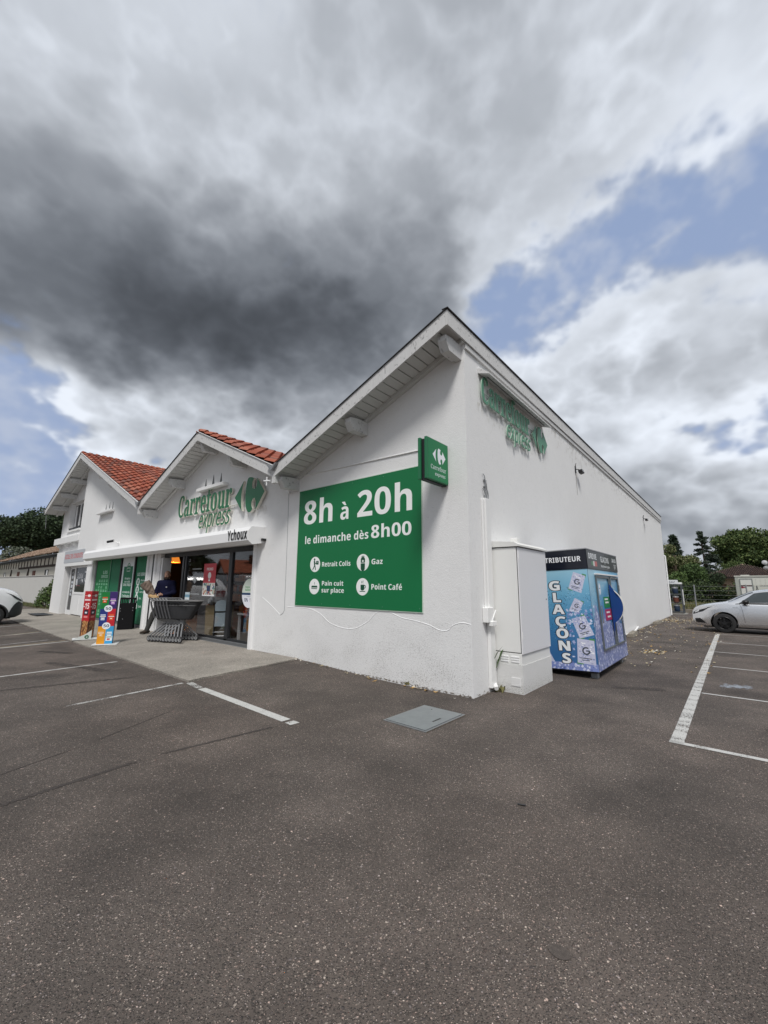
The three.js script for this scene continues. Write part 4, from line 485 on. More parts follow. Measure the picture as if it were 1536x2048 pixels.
// ---------------------------------------------------------------- access cover in the tarmac
{
  const t = makeTex(512, 512, (u, v) => { const a = Math.sin(u * 512 * .49) * Math.sin(v * 512 * .49), k = .27 + .03 * a + .05 * (tf(u, v, 8, 4, 5) - .5); return [k * .93, k * 1.0, k * 1.02]; }), b = makeTex(512, 512, (u, v) => { const a = .5 + .5 * Math.sin(u * 512 * .49) * Math.sin(v * 512 * .49); return [a, a, a]; }, false);
  const c = thing('access_cover', 'grey steel access cover set in the tarmac before the corner', 'cover', [-.03, 0, 1.12], -.02);
  const q = bx(-.27, -.02, -.375, .27, .016, .375); part('plate', muv(q, .5), mat([1, 1, 1], .5, { map: t, bumpMap: b, bumpScale: .002, metalness: .35 }), c); part('frame', [bx(-.295, -.02, -.40, .295, .008, -.379), bx(-.295, -.02, .379, .295, .008, .40), bx(-.295, -.02, -.379, -.274, .008, .379), bx(.274, -.02, -.379, .295, .008, .379)], M.zinc, c); part('lifting_slot', bx(.165, .012, -.06, .185, .0175, .10), M.black, c); part('soil_rim', quad([-.36, .0052, -.47], [-.36, .0052, .47], [.36, .0052, .47], [.36, .0052, -.47]), mat([.10, .075, .05], 1, { alphaMap: grime(512, 512, [24, 24], -.1, 5, (u, v) => { const e = Math.max(Math.abs(u - .5) * .72 / .36, Math.abs(v - .5) * .94 / .47); return e < .82 ? 2 : 3.2 * (e - .82) / .18 - .3; }), alphaTest: .5 }), c); part('key_hole', new THREE.CylinderGeometry(.008, .008, .004, 8).translate(-.1, .0165, -.28), M.black, c);
}
{ // wheel stops and litter by the wall
  const cs = mat([.30, .28, .25], .95, { map: rep(concreteTex, 1) }), stopper = (x, z, turn, l, label) => { const s = thing('wheel_stop', label, 'wheel stop', [x, 0, z], turn); part('block', muv(extr(shapeOf([[-.09, .003], [.09, .003], [.07, .11], [-.07, .11]]), l, -l / 2, .008)), mat([.9, .88, .82], .95, { map: concreteTex }), s); part('bolt', [new THREE.CylinderGeometry(.012, .012, .01, 8).translate(0, .122, l / 4), new THREE.CylinderGeometry(.012, .012, .01, 8).translate(0, .122, -l / 4)], M.zinc, s); };
  stopper(.22, -10.2, .06, 1.3, 'low concrete wheel stop behind the kiosk at the foot of the wall'); stopper(.16, -16.3, .0, 1.5, 'low concrete wheel stop farther along the wall near its far end');
  single('gutter_piece', tube([[.06, .03, -9.9], [.10, .045, -11.2], [.04, .11, -12.4]], .035, 12, 6), M.smooth, 'white piece of plastic pipe lying at the foot of the wall', 'pipe');
  single('butt', rod([1.55, .006, 2.29], [1.6, .006, 2.27], .006), M.black, 'tiny black scrap lying alone on the open tarmac', 'scrap');
  const r = rng(31), leaf = (() => { const g = new THREE.PlaneGeometry(.06, .035, 2, 1); const p = g.attributes.position; for (let i = 0; i < p.count; i++) p.setZ(i, Math.abs(p.getX(i)) * .35); g.rotateX(-Math.PI / 2); g.computeVertexNormals(); return g; })();
  const N = 900, im = new THREE.InstancedMesh(leaf, mat([1, 1, 1], .9, { side: THREE.DoubleSide }), N), mt = new THREE.Matrix4(), cc = new THREE.Color();
  for (let i = 0; i < N; i++) { let x, z; const k = r(); if (k < .30) { x = .62 + (r() + r() - 1) * .8; z = -19 + (r() + r() - 1) * 2.2; } else if (k < .38) { x = 1.2 + (r() - .5) * .5; z = -6.6 + (r() - .5) * .8; } else if (k < .62) { x = .03 + r() * r() * .7; z = -5 - r() * 17.5; } else if (k < .96) { x = .2 + r() * 2.2; z = -4 - r() * 18; } else { x = -4 + r() * 4 + .0; z = .03 + r() * r() * .25; } const s = .45 + r() * .8; mt.compose(V3(x, GY(x, z) + .008, z), new THREE.Quaternion().setFromEuler(new THREE.Euler((r() - .5) * .5, r() * 6.3, (r() - .5) * .5)), V3(s, s, s)); im.setMatrixAt(i, mt); const t = r(); t < .5 ? cc.setRGB(.42, .36, .24) : t < .8 ? cc.setRGB(.40, .25, .09) : cc.setRGB(.55, .52, .46); im.setColorAt(i, cc); }
  im.name = 'leaf_litter'; im.userData = { kind: 'stuff', label: 'pale fallen petals and dry leaves scattered along the wall', category: 'litter' }; im.receiveShadow = im.castShadow = true; scene.add(im);
  // weeds at the foot of the corner
  const weed = (p, n, h, seed, label, m) => { const q = rng(seed), gs = []; for (let i = 0; i < n; i++) { const a = q() * 6.28, L = h * (.5 + q() * .6), t = .3 + q() * .8, b = V3(p[0] + (q() - .5) * .12, p[1], p[2] + (q() - .5) * .16), e = V3(b.x + Math.cos(a) * L * t * .6, b.y + L, b.z + Math.sin(a) * L * t * .6), w = .012 + q() * .01, md = b.clone().lerp(e, .55); md.y += L * .12; const sx = -Math.sin(a) * w, sz = Math.cos(a) * w; gs.push(quad([b.x - sx * .4, b.y, b.z - sz * .4], [b.x + sx * .4, b.y, b.z + sz * .4], [md.x + sx, md.y, md.z + sz], [md.x - sx, md.y, md.z - sz]), quad([md.x - sx, md.y, md.z - sz], [md.x + sx, md.y, md.z + sz], [e.x + sx * .1, e.y, e.z + sz * .1], [e.x - sx * .1, e.y, e.z - sz * .1])); } single('weed', gs, m, label, 'plant'); };
  const wm = mat([.05, .10, .02], .8, { side: THREE.DoubleSide }), dm = mat([.16, .15, .06], .9, { side: THREE.DoubleSide });
  weed([.1, .0, -.63], 26, .09, 3, 'low weeds between the conduit and the cabinet plinth', dm); weed([.02, .33, -.64], 7, .30, 6, 'dark green weed growing out behind the cabinet vent', wm); weed([-1.1, .03, .03], 10, .05, 8, 'tiny weed tuft at the foot of the front wall', dm);
}

// ---------------------------------------------------------------- things on the apron
const AY = (x, z) => slabY(x, z) + .003;
{ // nested shopping trolleys of grey plastic, noses to the right
  const dk = phys([.036, .037, .040], .6, { specularIntensity: .6 }), rimM = mat([.16, .16, .16], .5), lg = mat([.18, .183, .19], .5), tyre = mat([.02, .02, .022], .7), hub = mat([.42, .43, .44], .4);
  const ring = (cx, rx, rz, y, n = 32, p = 3.2) => { const o = []; for (let i = 0; i < n; i++) { const a = i / n * 2 * Math.PI, c = Math.cos(a), s = Math.sin(a); const taper = 0.80 - .26 * Math.sign(c) * Math.abs(c) ** (2 / p); o.push([cx + Math.sign(c) * Math.abs(c) ** (2 / p) * rx, y, Math.sign(s) * Math.abs(s) ** (2 / p) * rz * taper]); } return o; };
  const loft = (rings) => { const n = rings[0].length, pos = rings.flat().flat(), ix = []; for (let r = 0; r + 1 < rings.length; r++) for (let i = 0; i < n; i++) { const a = r * n + i, b = r * n + (i + 1) % n; ix.push(a, a + n, b, b, a + n, b + n); } const g = new THREE.BufferGeometry(); g.setAttribute('position', new THREE.Float32BufferAttribute(pos, 3)); g.setIndex(ix); g.computeVertexNormals(); return g; };
  const t = new THREE.Group(); t.name = numbered('shopping_trolley'); scene.add(t);
  const R = [ring(-.08, .01, .01, .54), ring(-.08, .24, .165, .54), ring(-.07, .27, .19, .57), ring(-.03, .34, .222, .74), ring(.01, .41, .25, .91), ring(.03, .445, .262, .985), ring(.03, .43, .25, .985), ring(.01, .39, .235, .91), ring(-.03, .32, .205, .74), ring(-.07, .25, .17, .58), ring(-.08, .01, .01, .57)];
  const bk = part('basket', loft(R.map((r) => r.slice().reverse())), dk, t);
  part('rim', tube(ring(.03, .452, .268, .995, 20), .014, 60, 6, true), rimM, bk); part('lower_rim', tube(ring(.0, .395, .247, .885, 20), .008, 60, 5, true), rimM, bk); part('grip_slots', [-.05, .06, .17].map((x) => rbx(x - .035, .925, .225, x + .035, .95, .25, .006)), M.black, bk); part('seat_flap', [bx(-.30, .955, -.19, .25, .965, .19), ...[-.15, -.05, .05, .15].map((z) => bx(-.3, .965, z - .012, .25, .98, z + .012))], rimM, bk);
  part('rear_edge', [1, -1].map((k) => tube([[-.30, .56, k * .19], [-.34, .74, k * .232], [-.375, .9, k * .262], [-.385, .98, k * .272]], .02, 10, 6)), mat([.075, .075, .08], .55), bk);
  part('handle', tube([[-.38, .985, -.22], [-.46, 1.035, -.235], [-.48, 1.04, 0], [-.46, 1.035, .235], [-.38, .985, .22]], .019, 24, 8), lg, t);
  part('frame', [tube([[-.08, .56, 0], [-.08, .49, 0], [-.07, .43, 0]], .075, 6, 10), tube([[-.3, .55, .1], [-.15, .5, .06], [-.08, .46, 0]], .03, 8, 6), tube([[-.3, .55, -.1], [-.15, .5, -.06], [-.08, .46, 0]], .03, 8, 6)], lg, t);
  const legs = [[-.34, .24], [-.34, -.24], [.17, .25], [.17, -.25]];
  for (const [x, z] of legs) {
    part('leg', tube([[-.07, .47, 0], [mix(-.07, x, .35), .37, z * .35], [mix(-.07, x, .8), .21, z * .82], [x, .14, z]], .019, 14, 8), lg, t);
    const w = part('wheel', new THREE.TorusGeometry(.056, .018, 8, 16).translate(x - .02, .074, z), tyre, t); part('hub', new THREE.CylinderGeometry(.042, .042, .034, 12).rotateX(Math.PI / 2).translate(x - .02, .074, z), hub, w); part('fork', [bx(x - .03, .06, z + .022, x + .01, .14, z + .03), bx(x - .03, .06, z - .03, x + .01, .14, z - .022)], rimM, w);
  }
  const ax = Math.cos(.33), az = -Math.sin(.33), names = ['foremost grey plastic trolley, its nose towards the shop window', 'second grey trolley from the nose of the nested row', 'third grey trolley from the nose of the nested row', 'fourth grey trolley from the nose of the nested row', 'fifth grey trolley, nested just before the last one', 'rearmost grey trolley of the nested row, nearest the doorway'];
  const base = [-7.76, .40]; tag(t, names[0], 'trolley', 'nested shopping trolleys before the shop window'); t.position.set(base[0], AY(base[0], base[1]), base[1]); t.rotation.y = .33;
  for (let i = 1; i < 6; i++) { const x = base[0] - ax * .105 * i, z = base[1] - az * .105 * i; copyOf(t, [x, AY(x, z), z], .33, names[i]); }
}
{ // promotion columns and boards
  const red = canvasTex(300, 1240, (x, w, h) => { x.fillStyle = '#b71f27'; x.fillRect(0, 0, w, h); x.fillStyle = '#f2e9e6'; x.beginPath(); x.ellipse(190, 120, 66, 34, 0, 0, 7); x.fill(); x.fillRect(20, 120, 90, 10); x.fillStyle = '#ea9c9c'; x.fillRect(20, 180, 230, 8); x.fillStyle = '#f0dcdc'; x.fillRect(30, 215, 230, 40); x.fillStyle = '#fff5f2'; fit(x, '-15', 6, 250, 470, 150); x.fillStyle = '#2a1a30'; x.fillRect(60, 500, 180, 130); x.fillStyle = '#dfe2ea'; x.fillRect(100, 550, 90, 44); x.fillStyle = '#e48a88'; x.fillRect(70, 660, 160, 50); x.fillStyle = '#5a3420'; x.fillRect(0, 800, w, 440); const r = rng(2), c = ['#c88a52', '#b0703c', '#d8b070', '#8a5028']; for (let i = 0; i < 260; i++) { x.fillStyle = c[r() * 4 | 0]; x.beginPath(); x.ellipse(60 + r() * 210, 800 + r() * 430, 10 + r() * 20, 4 + r() * 8, 1.3 + r() * .5, 0, 7); x.fill(); } });
  const t = thing('promo_column', 'red three-sided cardboard column offering minus fifteen on a white base', 'display stand', [-10.5, AY(-10.5, 1.72), 1.72], 1.33);
  const R = .175, pt = (i, y) => { const a = i * 2 * Math.PI / 3 + Math.PI / 2 ; return [R * Math.cos(a), y, R * Math.sin(a)]; };
  const pm = mat([1, 1, 1], .6, { map: red });
  for (let i = 0; i < 3; i++) part('printed_face', quad(pt(i + 1, .03), pt(i, .03), pt(i, 1.25), pt(i + 1, 1.25)), pm, t);
  part('core', new THREE.CylinderGeometry(R - .006, R - .006, 1.216, 3).rotateY(-Math.PI / 3 * 0).translate(0, .64, 0), mat([.2, .04, .04], .7), t);
  part('base_board', rbx(-.30, .0, -.22, .30, .022, .22, .008), mat([.62, .64, .64], .6), t); const flap = part('flap', extr(shapeOf([[-.3, 0], [.08, 0], [.08, .22], [-.05, .12]]), .012, 0).translate(.02, .024, .2), mat([.66, .70, .68], .6), t); part('flap_mark', new THREE.TorusGeometry(.035, .012, 6, 16).translate(.0, .075, .214), M.green, flap);
  // board with two round 50 badges
  const q = ['#0e7a34', '#3a2268', '#22357f', '#c4202c', '#e59a1e', '#3b9fd4'], multi = canvasTex(320, 1280, (x, w, h) => { for (let i = 0; i < 6; i++) { x.fillStyle = q[i]; x.fillRect((i % 2) * w / 2, Math.floor(i / 2) * h / 3, w / 2, h / 3); } const prod = [[70, 130, '#d9582c'], [240, 170, '#b98ad0'], [70, 560, '#c9d2e4'], [240, 560, '#e2602a'], [70, 960, '#f0b060'], [240, 990, '#dfeaf0']]; for (const [a, b, c] of prod) { x.fillStyle = c; x.fillRect(a - 52, b, 104, 34); x.fillStyle = '#f4f0e4'; x.fillRect(a - 58, b + 46, 116, 18); x.fillStyle = c; x.fillRect(a - 40, b + 74, 80, 70); x.fillStyle = '#f4f0e4'; x.fillRect(a - 20, b + 96, 40, 18); } x.fillStyle = '#e8eef0'; x.fillRect(180, 1090, 130, 120); x.fillStyle = '#2f6f50'; x.fillRect(190, 1110, 110, 18); x.fillStyle = '#c65a50'; x.fillRect(205, 1150, 60, 44); for (const y of [h / 3 - 10, 2 * h / 3 - 10]) { x.fillStyle = '#eef2f8'; x.beginPath(); x.arc(w / 2, y, 84, 0, 7); x.fill(); x.fillStyle = '#141a3c'; fit(x, '50', w / 2 - 62, w / 2 + 62, y + 34, 68); } });
  const b = thing('promo_board', 'slim six-coloured promotion board with two round fifty badges', 'display stand', [-8.98, AY(-8.98, 1.74), 1.74], 1.12);
  part('panel', rbx(-.165, .02, -.06, .165, 1.26, .05, .006), mat([.08, .10, .16], .6), b); part('print', quad([-.162, .024, .0525], [.162, .024, .0525], [.162, 1.256, .0525], [-.162, 1.256, .0525]), mat([1, 1, 1], .5, { map: multi }), b); part('base_board', rbx(-.24, 0, -.34, .28, .022, .16, .008), mat([.62, .63, .62], .6), b);
  // black plastic stand with cut-outs along its top
  const k = thing('black_stand', 'black plastic folding stand with window slots along its top, by the green panels', 'stand', [-11.95, AY(-11.95, .32), .32], 1.05), bp = phys([.006, .006, .007], .7, { specularIntensity: .35 });
  const sh = shapeOf([[-.21, 0], [.21, 0], [.205, .97], [-.205, .97]], [0, 1, 2, 3].map((i) => [[-.18 + i * .093, .80], [-.18 + i * .093 + .075, .80], [-.18 + i * .093 + .075, .92], [-.18 + i * .093, .92]])); part('panel', extr(sh, .05, .06, .006), bp, k); part('panel', extr(sh, .03, -.17, .004), bp, k); part('side_panel', bx(-.205, .0, -.14, -.17, .76, .055), bp, k); part('side_panel', bx(.17, 0, -.14, .205, .76, .055), bp, k);
  part('sticker', bx(-.06, .60, .1105, .06, .68, .113), mat([.16, .24, .2], .5), k); part('sticker', bx(.0, .42, .1105, .10, .47, .113), mat([.12, .12, .13], .5), k); part('bolt', [[-.17, .64], [-.17, .56], [.17, .66], [.17, .58], [-.08, .32]].map(([x, y]) => new THREE.CylinderGeometry(.013, .013, .01, 8).rotateX(Math.PI / 2).translate(x, y, .114)), M.zinc, k);
  single('planter_box', [rbx(-22.6, 4.1, -.33, -21.75, 4.22, -.19, .01), bx(-22.55, 4.22, -.31, -21.8, 4.225, -.21)], mat([.04, .045, .05], .7), 'dark flower trough on the sill, left half of the upper window', 'planter', 'troughs on the upper sill'); single('planter_box', rbx(-21.68, 4.1, -.33, -20.85, 4.24, -.19, .01), mat([.03, .035, .04], .7), 'dark flower trough on the sill, right half of the upper window', 'planter', 'troughs on the upper sill');
}
// ---------------------------------------------------------------- person in the doorway
function sdfMesh(bones, c, half, res, k = .03) {
  const mc = new MarchingCubes(res, new THREE.MeshBasicMaterial(), false, false, 200000); mc.isolation = 0; const f = mc.field, n = res, h = 2 * half / n;
  const B = bones.map((b) => { const [ax, ay, az, bx_, by, bz, ra, rb] = b, d = [bx_ - ax, by - ay, bz - az]; return { a: [ax, ay, az], d, l: d[0] ** 2 + d[1] ** 2 + d[2] ** 2 || 1e-9, ra, rb, s: b[8] || [1, 1, 1] }; });
  for (let z = 0; z < n; z++) for (let y = 0; y < n; y++) for (let x = 0; x < n; x++) { const px = c[0] + (x - n / 2) * h, py = c[1] + (y - n / 2) * h, pz = c[2] + (z - n / 2) * h; let m = 1e9; for (const b of B) { const u = px - b.a[0], v = py - b.a[1], w = pz - b.a[2], t = clamp((u * b.d[0] + v * b.d[1] + w * b.d[2]) / b.l), ex = (u - b.d[0] * t) / b.s[0], ey = (v - b.d[1] * t) / b.s[1], ez = (w - b.d[2] * t) / b.s[2], q = Math.sqrt(ex * ex + ey * ey + ez * ez) - mix(b.ra, b.rb, t); if (m > 1e8) m = q; else { const hh = clamp(.5 + .5 * (m - q) / k); m = mix(m, q, hh) - k * hh * (1 - hh); } } f[x + n * y + n * n * z] = -m; }
  mc.update(); const g = new THREE.BufferGeometry(); g.setAttribute('position', new THREE.BufferAttribute(mc.positionArray.slice(0, mc.count * 3), 3)); g.setAttribute('normal', new THREE.BufferAttribute(mc.normalArray.slice(0, mc.count * 3), 3)); g.scale(half, half, half).translate(...c); g.deleteAttribute('normal'); const w = mergeVertices(g, 1e-4); w.computeVertexNormals(); return w;
}
{
  const px = -10.16, pz = -.06, skin = mat([.42, .24, .17], .6), navy = phys([.008, .009, .03], .9, { specularIntensity: .3 }), trouser = mat([.035, .035, .033], .9), shoe = mat([.035, .024, .016], .7), hair = mat([.02, .015, .012], .9);
  // local frame: facing +z, y from the soles, metres; right hand side is -x
  const hip = [0, .93, 0], neck = [0, 1.48, .0], head = [.0, 1.63, .03], sR = [-.19, 1.42, 0], sL = [.19, 1.42, 0], eR = [-.27, 1.15, .05], eL = [.27, 1.15, .06], wR = [-.17, 1.06, .27], wL = [.05, 1.08, .29];
  const hR = [-.09, .93, 0], hL = [.09, .93, -.01], kR = [-.20, .53, .20], kL = [.10, .50, .03], aR = [-.30, .10, .30], aL = [.10, .09, -.06];
  const bone = (a, b, r0, r1, s) => [...a, ...b, r0, r1, s];
  const handOf = (w, dir, side) => { const o = [bone(w, [w[0] + dir[0] * .08, w[1] + dir[1] * .08, w[2] + dir[2] * .08], .03, .034, [1, 1, 1])]; for (let i = 0; i < 4; i++) { const off = (i - 1.5) * .02, b = [w[0] + dir[0] * .085, w[1] + dir[1] * .085 - off, w[2] + dir[2] * .085], m = [b[0] + dir[0] * .035, b[1] + dir[1] * .035, b[2] + dir[2] * .035], e = [m[0] + side * .02, m[1], m[2] - .018 + dir[2] * .005]; o.push(bone(b, m, .0095, .009), bone(m, e, .009, .0075)); } o.push(bone([w[0] + dir[0] * .03, w[1] + .028, w[2] + dir[2] * .03], [w[0] + dir[0] * .085, w[1] + .06, w[2] + dir[2] * .075], .011, .009)); return o; };
  const bodyB = [bone(hip, [0, 1.12, 0], .135, .13, [1.15, 1, .82]), bone([0, 1.12, 0], [0, 1.36, 0], .13, .15, [1.2, 1, .8]), bone(sR, sL, .07, .07), bone(neck, [0, 1.56, .015], .058, .055), bone(sR, eR, .052, .043), bone(sL, eL, .052, .043), bone(eR, wR, .042, .028), bone(eL, wL, .042, .028), bone(hR, kR, .088, .058), bone(hL, kL, .088, .058), bone(kR, aR, .056, .037), bone(kL, aL, .056, .037), bone([0, 1.60, .02], [0, 1.70, .005], .078, .088, [.88, 1, 1.05])];
  const headB = [bone([0, 1.66, 0], [0, 1.69, -.005], .092, .088, [.84, 1.05, 1.05]), bone([0, 1.565, .05], [0, 1.60, .045], .045, .055, [1.05, 1, .9]), bone([0, 1.655, .092], [0, 1.615, .115], .010, .016), bone([-.035, 1.665, .078], [-.03, 1.665, .08], .012, .012), bone([.035, 1.665, .078], [.03, 1.665, .08], .012, .012), bone([-.04, 1.685, .078], [.04, 1.685, .078], .012, .012), bone([-.082, 1.64, 0], [-.084, 1.67, -.005], .014, .016, [.5, 1, 1]), bone([.082, 1.64, 0], [.084, 1.67, -.005], .014, .016, [.5, 1, 1]), bone([0, 1.5, .0], [0, 1.6, .015], .056, .055)];
  const dR = [.45, .1, .88], dL = [-.55, .1, .83];
  const g = merge([sdfMesh(bodyB, [0, .9, .05], 1.02, 96, .05), sdfMesh(headB, [0, 1.63, .02], .19, 56, .02), sdfMesh(handOf(wR, dR, 1), [-.13, 1.07, .34], .13, 52, .008), sdfMesh(handOf(wL, dL, -1), [.01, 1.09, .36], .13, 52, .008)]);
  const p = single('person', g, skin, 'bald bearded man in a navy jacket carrying paper bags out of the doorway', 'person'); p.position.set(px, AY(px, Math.max(0, pz)) - .002, pz); p.rotation.y = .75;
  part('jacket', sdfMesh([bone([0, .86, 0], [0, 1.12, 0], .165, .158, [1.12, 1, .86]), bone([0, 1.12, 0], [0, 1.37, 0], .158, .165, [1.2, 1, .82]), bone(sR, sL, .086, .086), bone(sR, eR, .076, .062), bone(sL, eL, .076, .062), bone(eR, [wR[0] - .01, wR[1], wR[2] - .02], .06, .045), bone(eL, [wL[0] + .02, wL[1], wL[2] - .015], .06, .045), bone([0, 1.44, 0], [0, 1.515, .012], .076, .07)], [0, 1.14, .08], .56, 72, .04), navy, p);
  part('trousers', sdfMesh([bone([0, .92, 0], [0, .96, 0], .15, .15, [1.1, 1, .85]), bone(hR, kR, .105, .078), bone(hL, kL, .105, .078), bone(kR, [aR[0], aR[1] - .02, aR[2]], .076, .062), bone(kL, [aL[0], aL[1] - .02, aL[2]], .076, .062)], [-.04, .52, .06], .58, 64, .04), trouser, p);
  for (const [a, tw] of [[aR, -.45], [aL, .1]]) { const dx = Math.sin(tw), dz = Math.cos(tw), y = .048; part('shoe', sdfMesh([bone([a[0] - dx * .06, y, a[2] - dz * .06], [a[0] + dx * .06, y, a[2] + dz * .06], .044, .046, [1, 1, 1]), bone([a[0] + dx * .06, y - .006, a[2] + dz * .06], [a[0] + dx * .17, y - .012, a[2] + dz * .17], .045, .033), bone([a[0], .06, a[2]], [a[0], .11, a[2]], .046, .046)], [a[0] + dx * .05, .07, a[2] + dz * .05], .21, 44, .02), shoe, p); }
  part('beard', sdfMesh([bone([-.06, 1.60, .035], [-.035, 1.56, .065], .022, .028), bone([.06, 1.60, .035], [.035, 1.56, .065], .022, .028), bone([-.035, 1.555, .072], [.035, 1.555, .072], .032, .032), bone([-.03, 1.595, .098], [.03, 1.595, .098], .010, .010)], [0, 1.58, .05], .13, 40, .02), hair, p);
  part('eyes', [-.034, .034].map((x) => new THREE.SphereGeometry(.011, 8, 6).translate(x, 1.662, .083)), mat([.04, .03, .03], .3), p); part('eyebrows', [-.034, .034].map((x) => new THREE.CapsuleGeometry(.006, .025, 3, 6).rotateZ(Math.PI / 2).translate(x, 1.69, .088)), hair, p); part('mouth', new THREE.CapsuleGeometry(.005, .03, 3, 6).rotateZ(Math.PI / 2).translate(0, 1.577, .106), mat([.25, .09, .08], .6), p); part('badge', bx(.05, 1.30, .15, .09, 1.315, .158), M.white, p);
  // what he carries: crumpled brown bag and a bread bag
  const crumple = (geo, amp, f, seed) => { const w = mergeVertices((geo.deleteAttribute('uv'), geo.deleteAttribute('normal'), geo), 1e-4), q = w.attributes.position; for (let i = 0; i < q.count; i++) { const x = q.getX(i), y = q.getY(i), z = q.getZ(i); q.setXYZ(i, x + amp * n3(x * f + seed, y * f, z * f), y + amp * n3(x * f, y * f + seed, z * f), z + amp * n3(x * f, y * f, z * f + seed)); } const o = w.toNonIndexed(); o.computeVertexNormals(); return o; };
  const hand = V3(-.09, 1.08, .36).applyAxisAngle(V3(0, 1, 0), .75).add(p.position);
  const b1 = single('paper_bag', crumple(new THREE.CylinderGeometry(.15, .06, .52, 14, 8), .035, 9, 3), mat([.15, .11, .085], .85), 'brown crumpled paper bag held out at the man\'s right side', 'paper bag'); b1.position.set(hand.x - .20, hand.y + .12, hand.z + .12); b1.rotation.set(.35, 0, .62);
  const b2 = single('paper_bag', crumple(new THREE.CapsuleGeometry(.065, .2, 5, 14), .025, 12, 9), mat([.42, .27, .12], .7), 'yellow bread bag held across the man\'s waist', 'paper bag'); b2.position.set(hand.x + .0, hand.y - .07, hand.z + .07); b2.rotation.set(.25, .5, 1.15);
}
// ---------------------------------------------------------------- inside the shop window
{
  const fy = .1, box = (name, label, cat, g, m, group) => single(name, g, m, label, cat, group);
  // pendant lamp, lit
  const lp = thing('pendant_lamp', 'glowing copper pendant lamp hanging inside the doorway', 'lamp', [-13.3, 2.36, -1.5]); part('shade', new THREE.LatheGeometry([[.04, .17], [.2, .15], [.26, -.05], [.25, -.05], [.19, .14], [.04, .16]].map(([a, b]) => new THREE.Vector2(a, b)), 28), mat([.5, .2, .06], .5, { side: THREE.DoubleSide, emissive: col(1, .30, .04), emissiveIntensity: .4 }), lp); part('cord', rod([0, .2, 0], [0, .64, 0], .006), M.black, lp); part('bulb', new THREE.SphereGeometry(.055, 12, 8).translate(0, .02, 0), mat([1, .6, .25], .5, { emissive: col(1, .42, .1), emissiveIntensity: 9 }), lp); const pl = new THREE.PointLight(0xff9a48, 2.2); pl.position.set(0, -.07, 0); pl.castShadow = true; lp.add(pl);
  // back counter and shelves with goods
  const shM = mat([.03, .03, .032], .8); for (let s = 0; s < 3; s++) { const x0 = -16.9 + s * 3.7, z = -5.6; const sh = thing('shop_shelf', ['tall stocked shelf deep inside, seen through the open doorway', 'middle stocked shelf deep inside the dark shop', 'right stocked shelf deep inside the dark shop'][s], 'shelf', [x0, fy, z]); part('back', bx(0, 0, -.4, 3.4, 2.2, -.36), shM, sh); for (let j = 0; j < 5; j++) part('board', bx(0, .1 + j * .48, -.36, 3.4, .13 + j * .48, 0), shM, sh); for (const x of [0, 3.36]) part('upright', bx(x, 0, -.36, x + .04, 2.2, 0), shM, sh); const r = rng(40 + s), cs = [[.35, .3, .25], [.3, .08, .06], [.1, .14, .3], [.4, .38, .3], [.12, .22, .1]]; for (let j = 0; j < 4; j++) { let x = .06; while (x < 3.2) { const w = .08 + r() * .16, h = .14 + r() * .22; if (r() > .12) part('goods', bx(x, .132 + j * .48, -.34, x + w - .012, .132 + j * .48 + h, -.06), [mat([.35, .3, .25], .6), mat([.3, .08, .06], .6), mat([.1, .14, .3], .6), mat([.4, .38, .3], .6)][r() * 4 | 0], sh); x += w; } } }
  // folding chairs stacked against the glass
  const chair = new THREE.Group(); chair.name = numbered('folding_chair'); scene.add(chair); const cg = mat([.26, .32, .36], .5), fr = mat([.05, .055, .06], .4, { metalness: .5 });
  part('backrest', extr(shapeOf([[-.18, .72], [.18, .72], [.19, .88], [.16, .96], [.08, 1.0], [-.08, 1.0], [-.16, .96], [-.19, .88]]), .02, 0, .004), cg, chair); part('seat', extr(shapeOf([[-.17, .34], [.17, .34], [.17, .68], [-.17, .68]]), .02, .012, .004), cg, chair); for (const x of [-.195, .195]) { part('leg', tube([[x, .0, -.05], [x, .5, -.02], [x, .92, .0]], .012, 8, 6), fr, chair); part('leg', tube([[x * .93, 0, .06], [x * .93, .35, .02]], .012, 6, 6), fr, chair); } part('crossbar', [rod([-.2, .1, .05], [.2, .1, .05], .008), rod([-.2, .2, .04], [.2, .2, .04], .008)], M.zinc, chair);
  tag(chair, 'folded grey chair nearest the glass in the leaning stack', 'chair', 'folded chairs leaning inside the window'); chair.position.set(-7.36, fy, -.36); chair.rotation.set(0, .95, 0); [['second folded chair of the stack inside the window', .11], ['third folded chair of the stack inside the window', .22], ['last folded chair of the stack inside the window', .33]].forEach(([l, d]) => copyOf(chair, [-7.36 - d * .46, fy, -.36 - d * .33], .95, l));
  box('parcel_bin', 'tall tan cardboard bin with crumpled bags on top inside the window', 'bin', [extr(shapeOf([[-.24, 0], [.24, 0], [.3, .85], [-.3, .85]]), .5, -.25).translate(-7.95, fy, -.6)], mat([.22, .17, .09], .8)); { const r = rng(6), gs = []; for (let i = 0; i < 12; i++) gs.push(new THREE.IcosahedronGeometry(.09 + r() * .05, 0).translate(-7.95 + (r() - .5) * .45, fy + .95 + r() * .22, -.6 + (r() - .5) * .35)); box('bag_heap', 'heap of pale plastic bags on the cardboard bin', 'bags', gs, mat([.45, .47, .48], .5)); }
  const tb = thing('side_table', 'grey table inside the right window pane', 'table', [-6.1, fy, -.75]); part('table_top', bx(-.62, .66, -.35, .5, .7, .35), M.grey, tb); for (const [x, z] of [[-.58, -.3], [.45, -.3], [-.58, .3], [.45, .3]]) part('leg', bx(x - .025, 0, z - .025, x + .025, .66, z + .025), M.grey, tb);
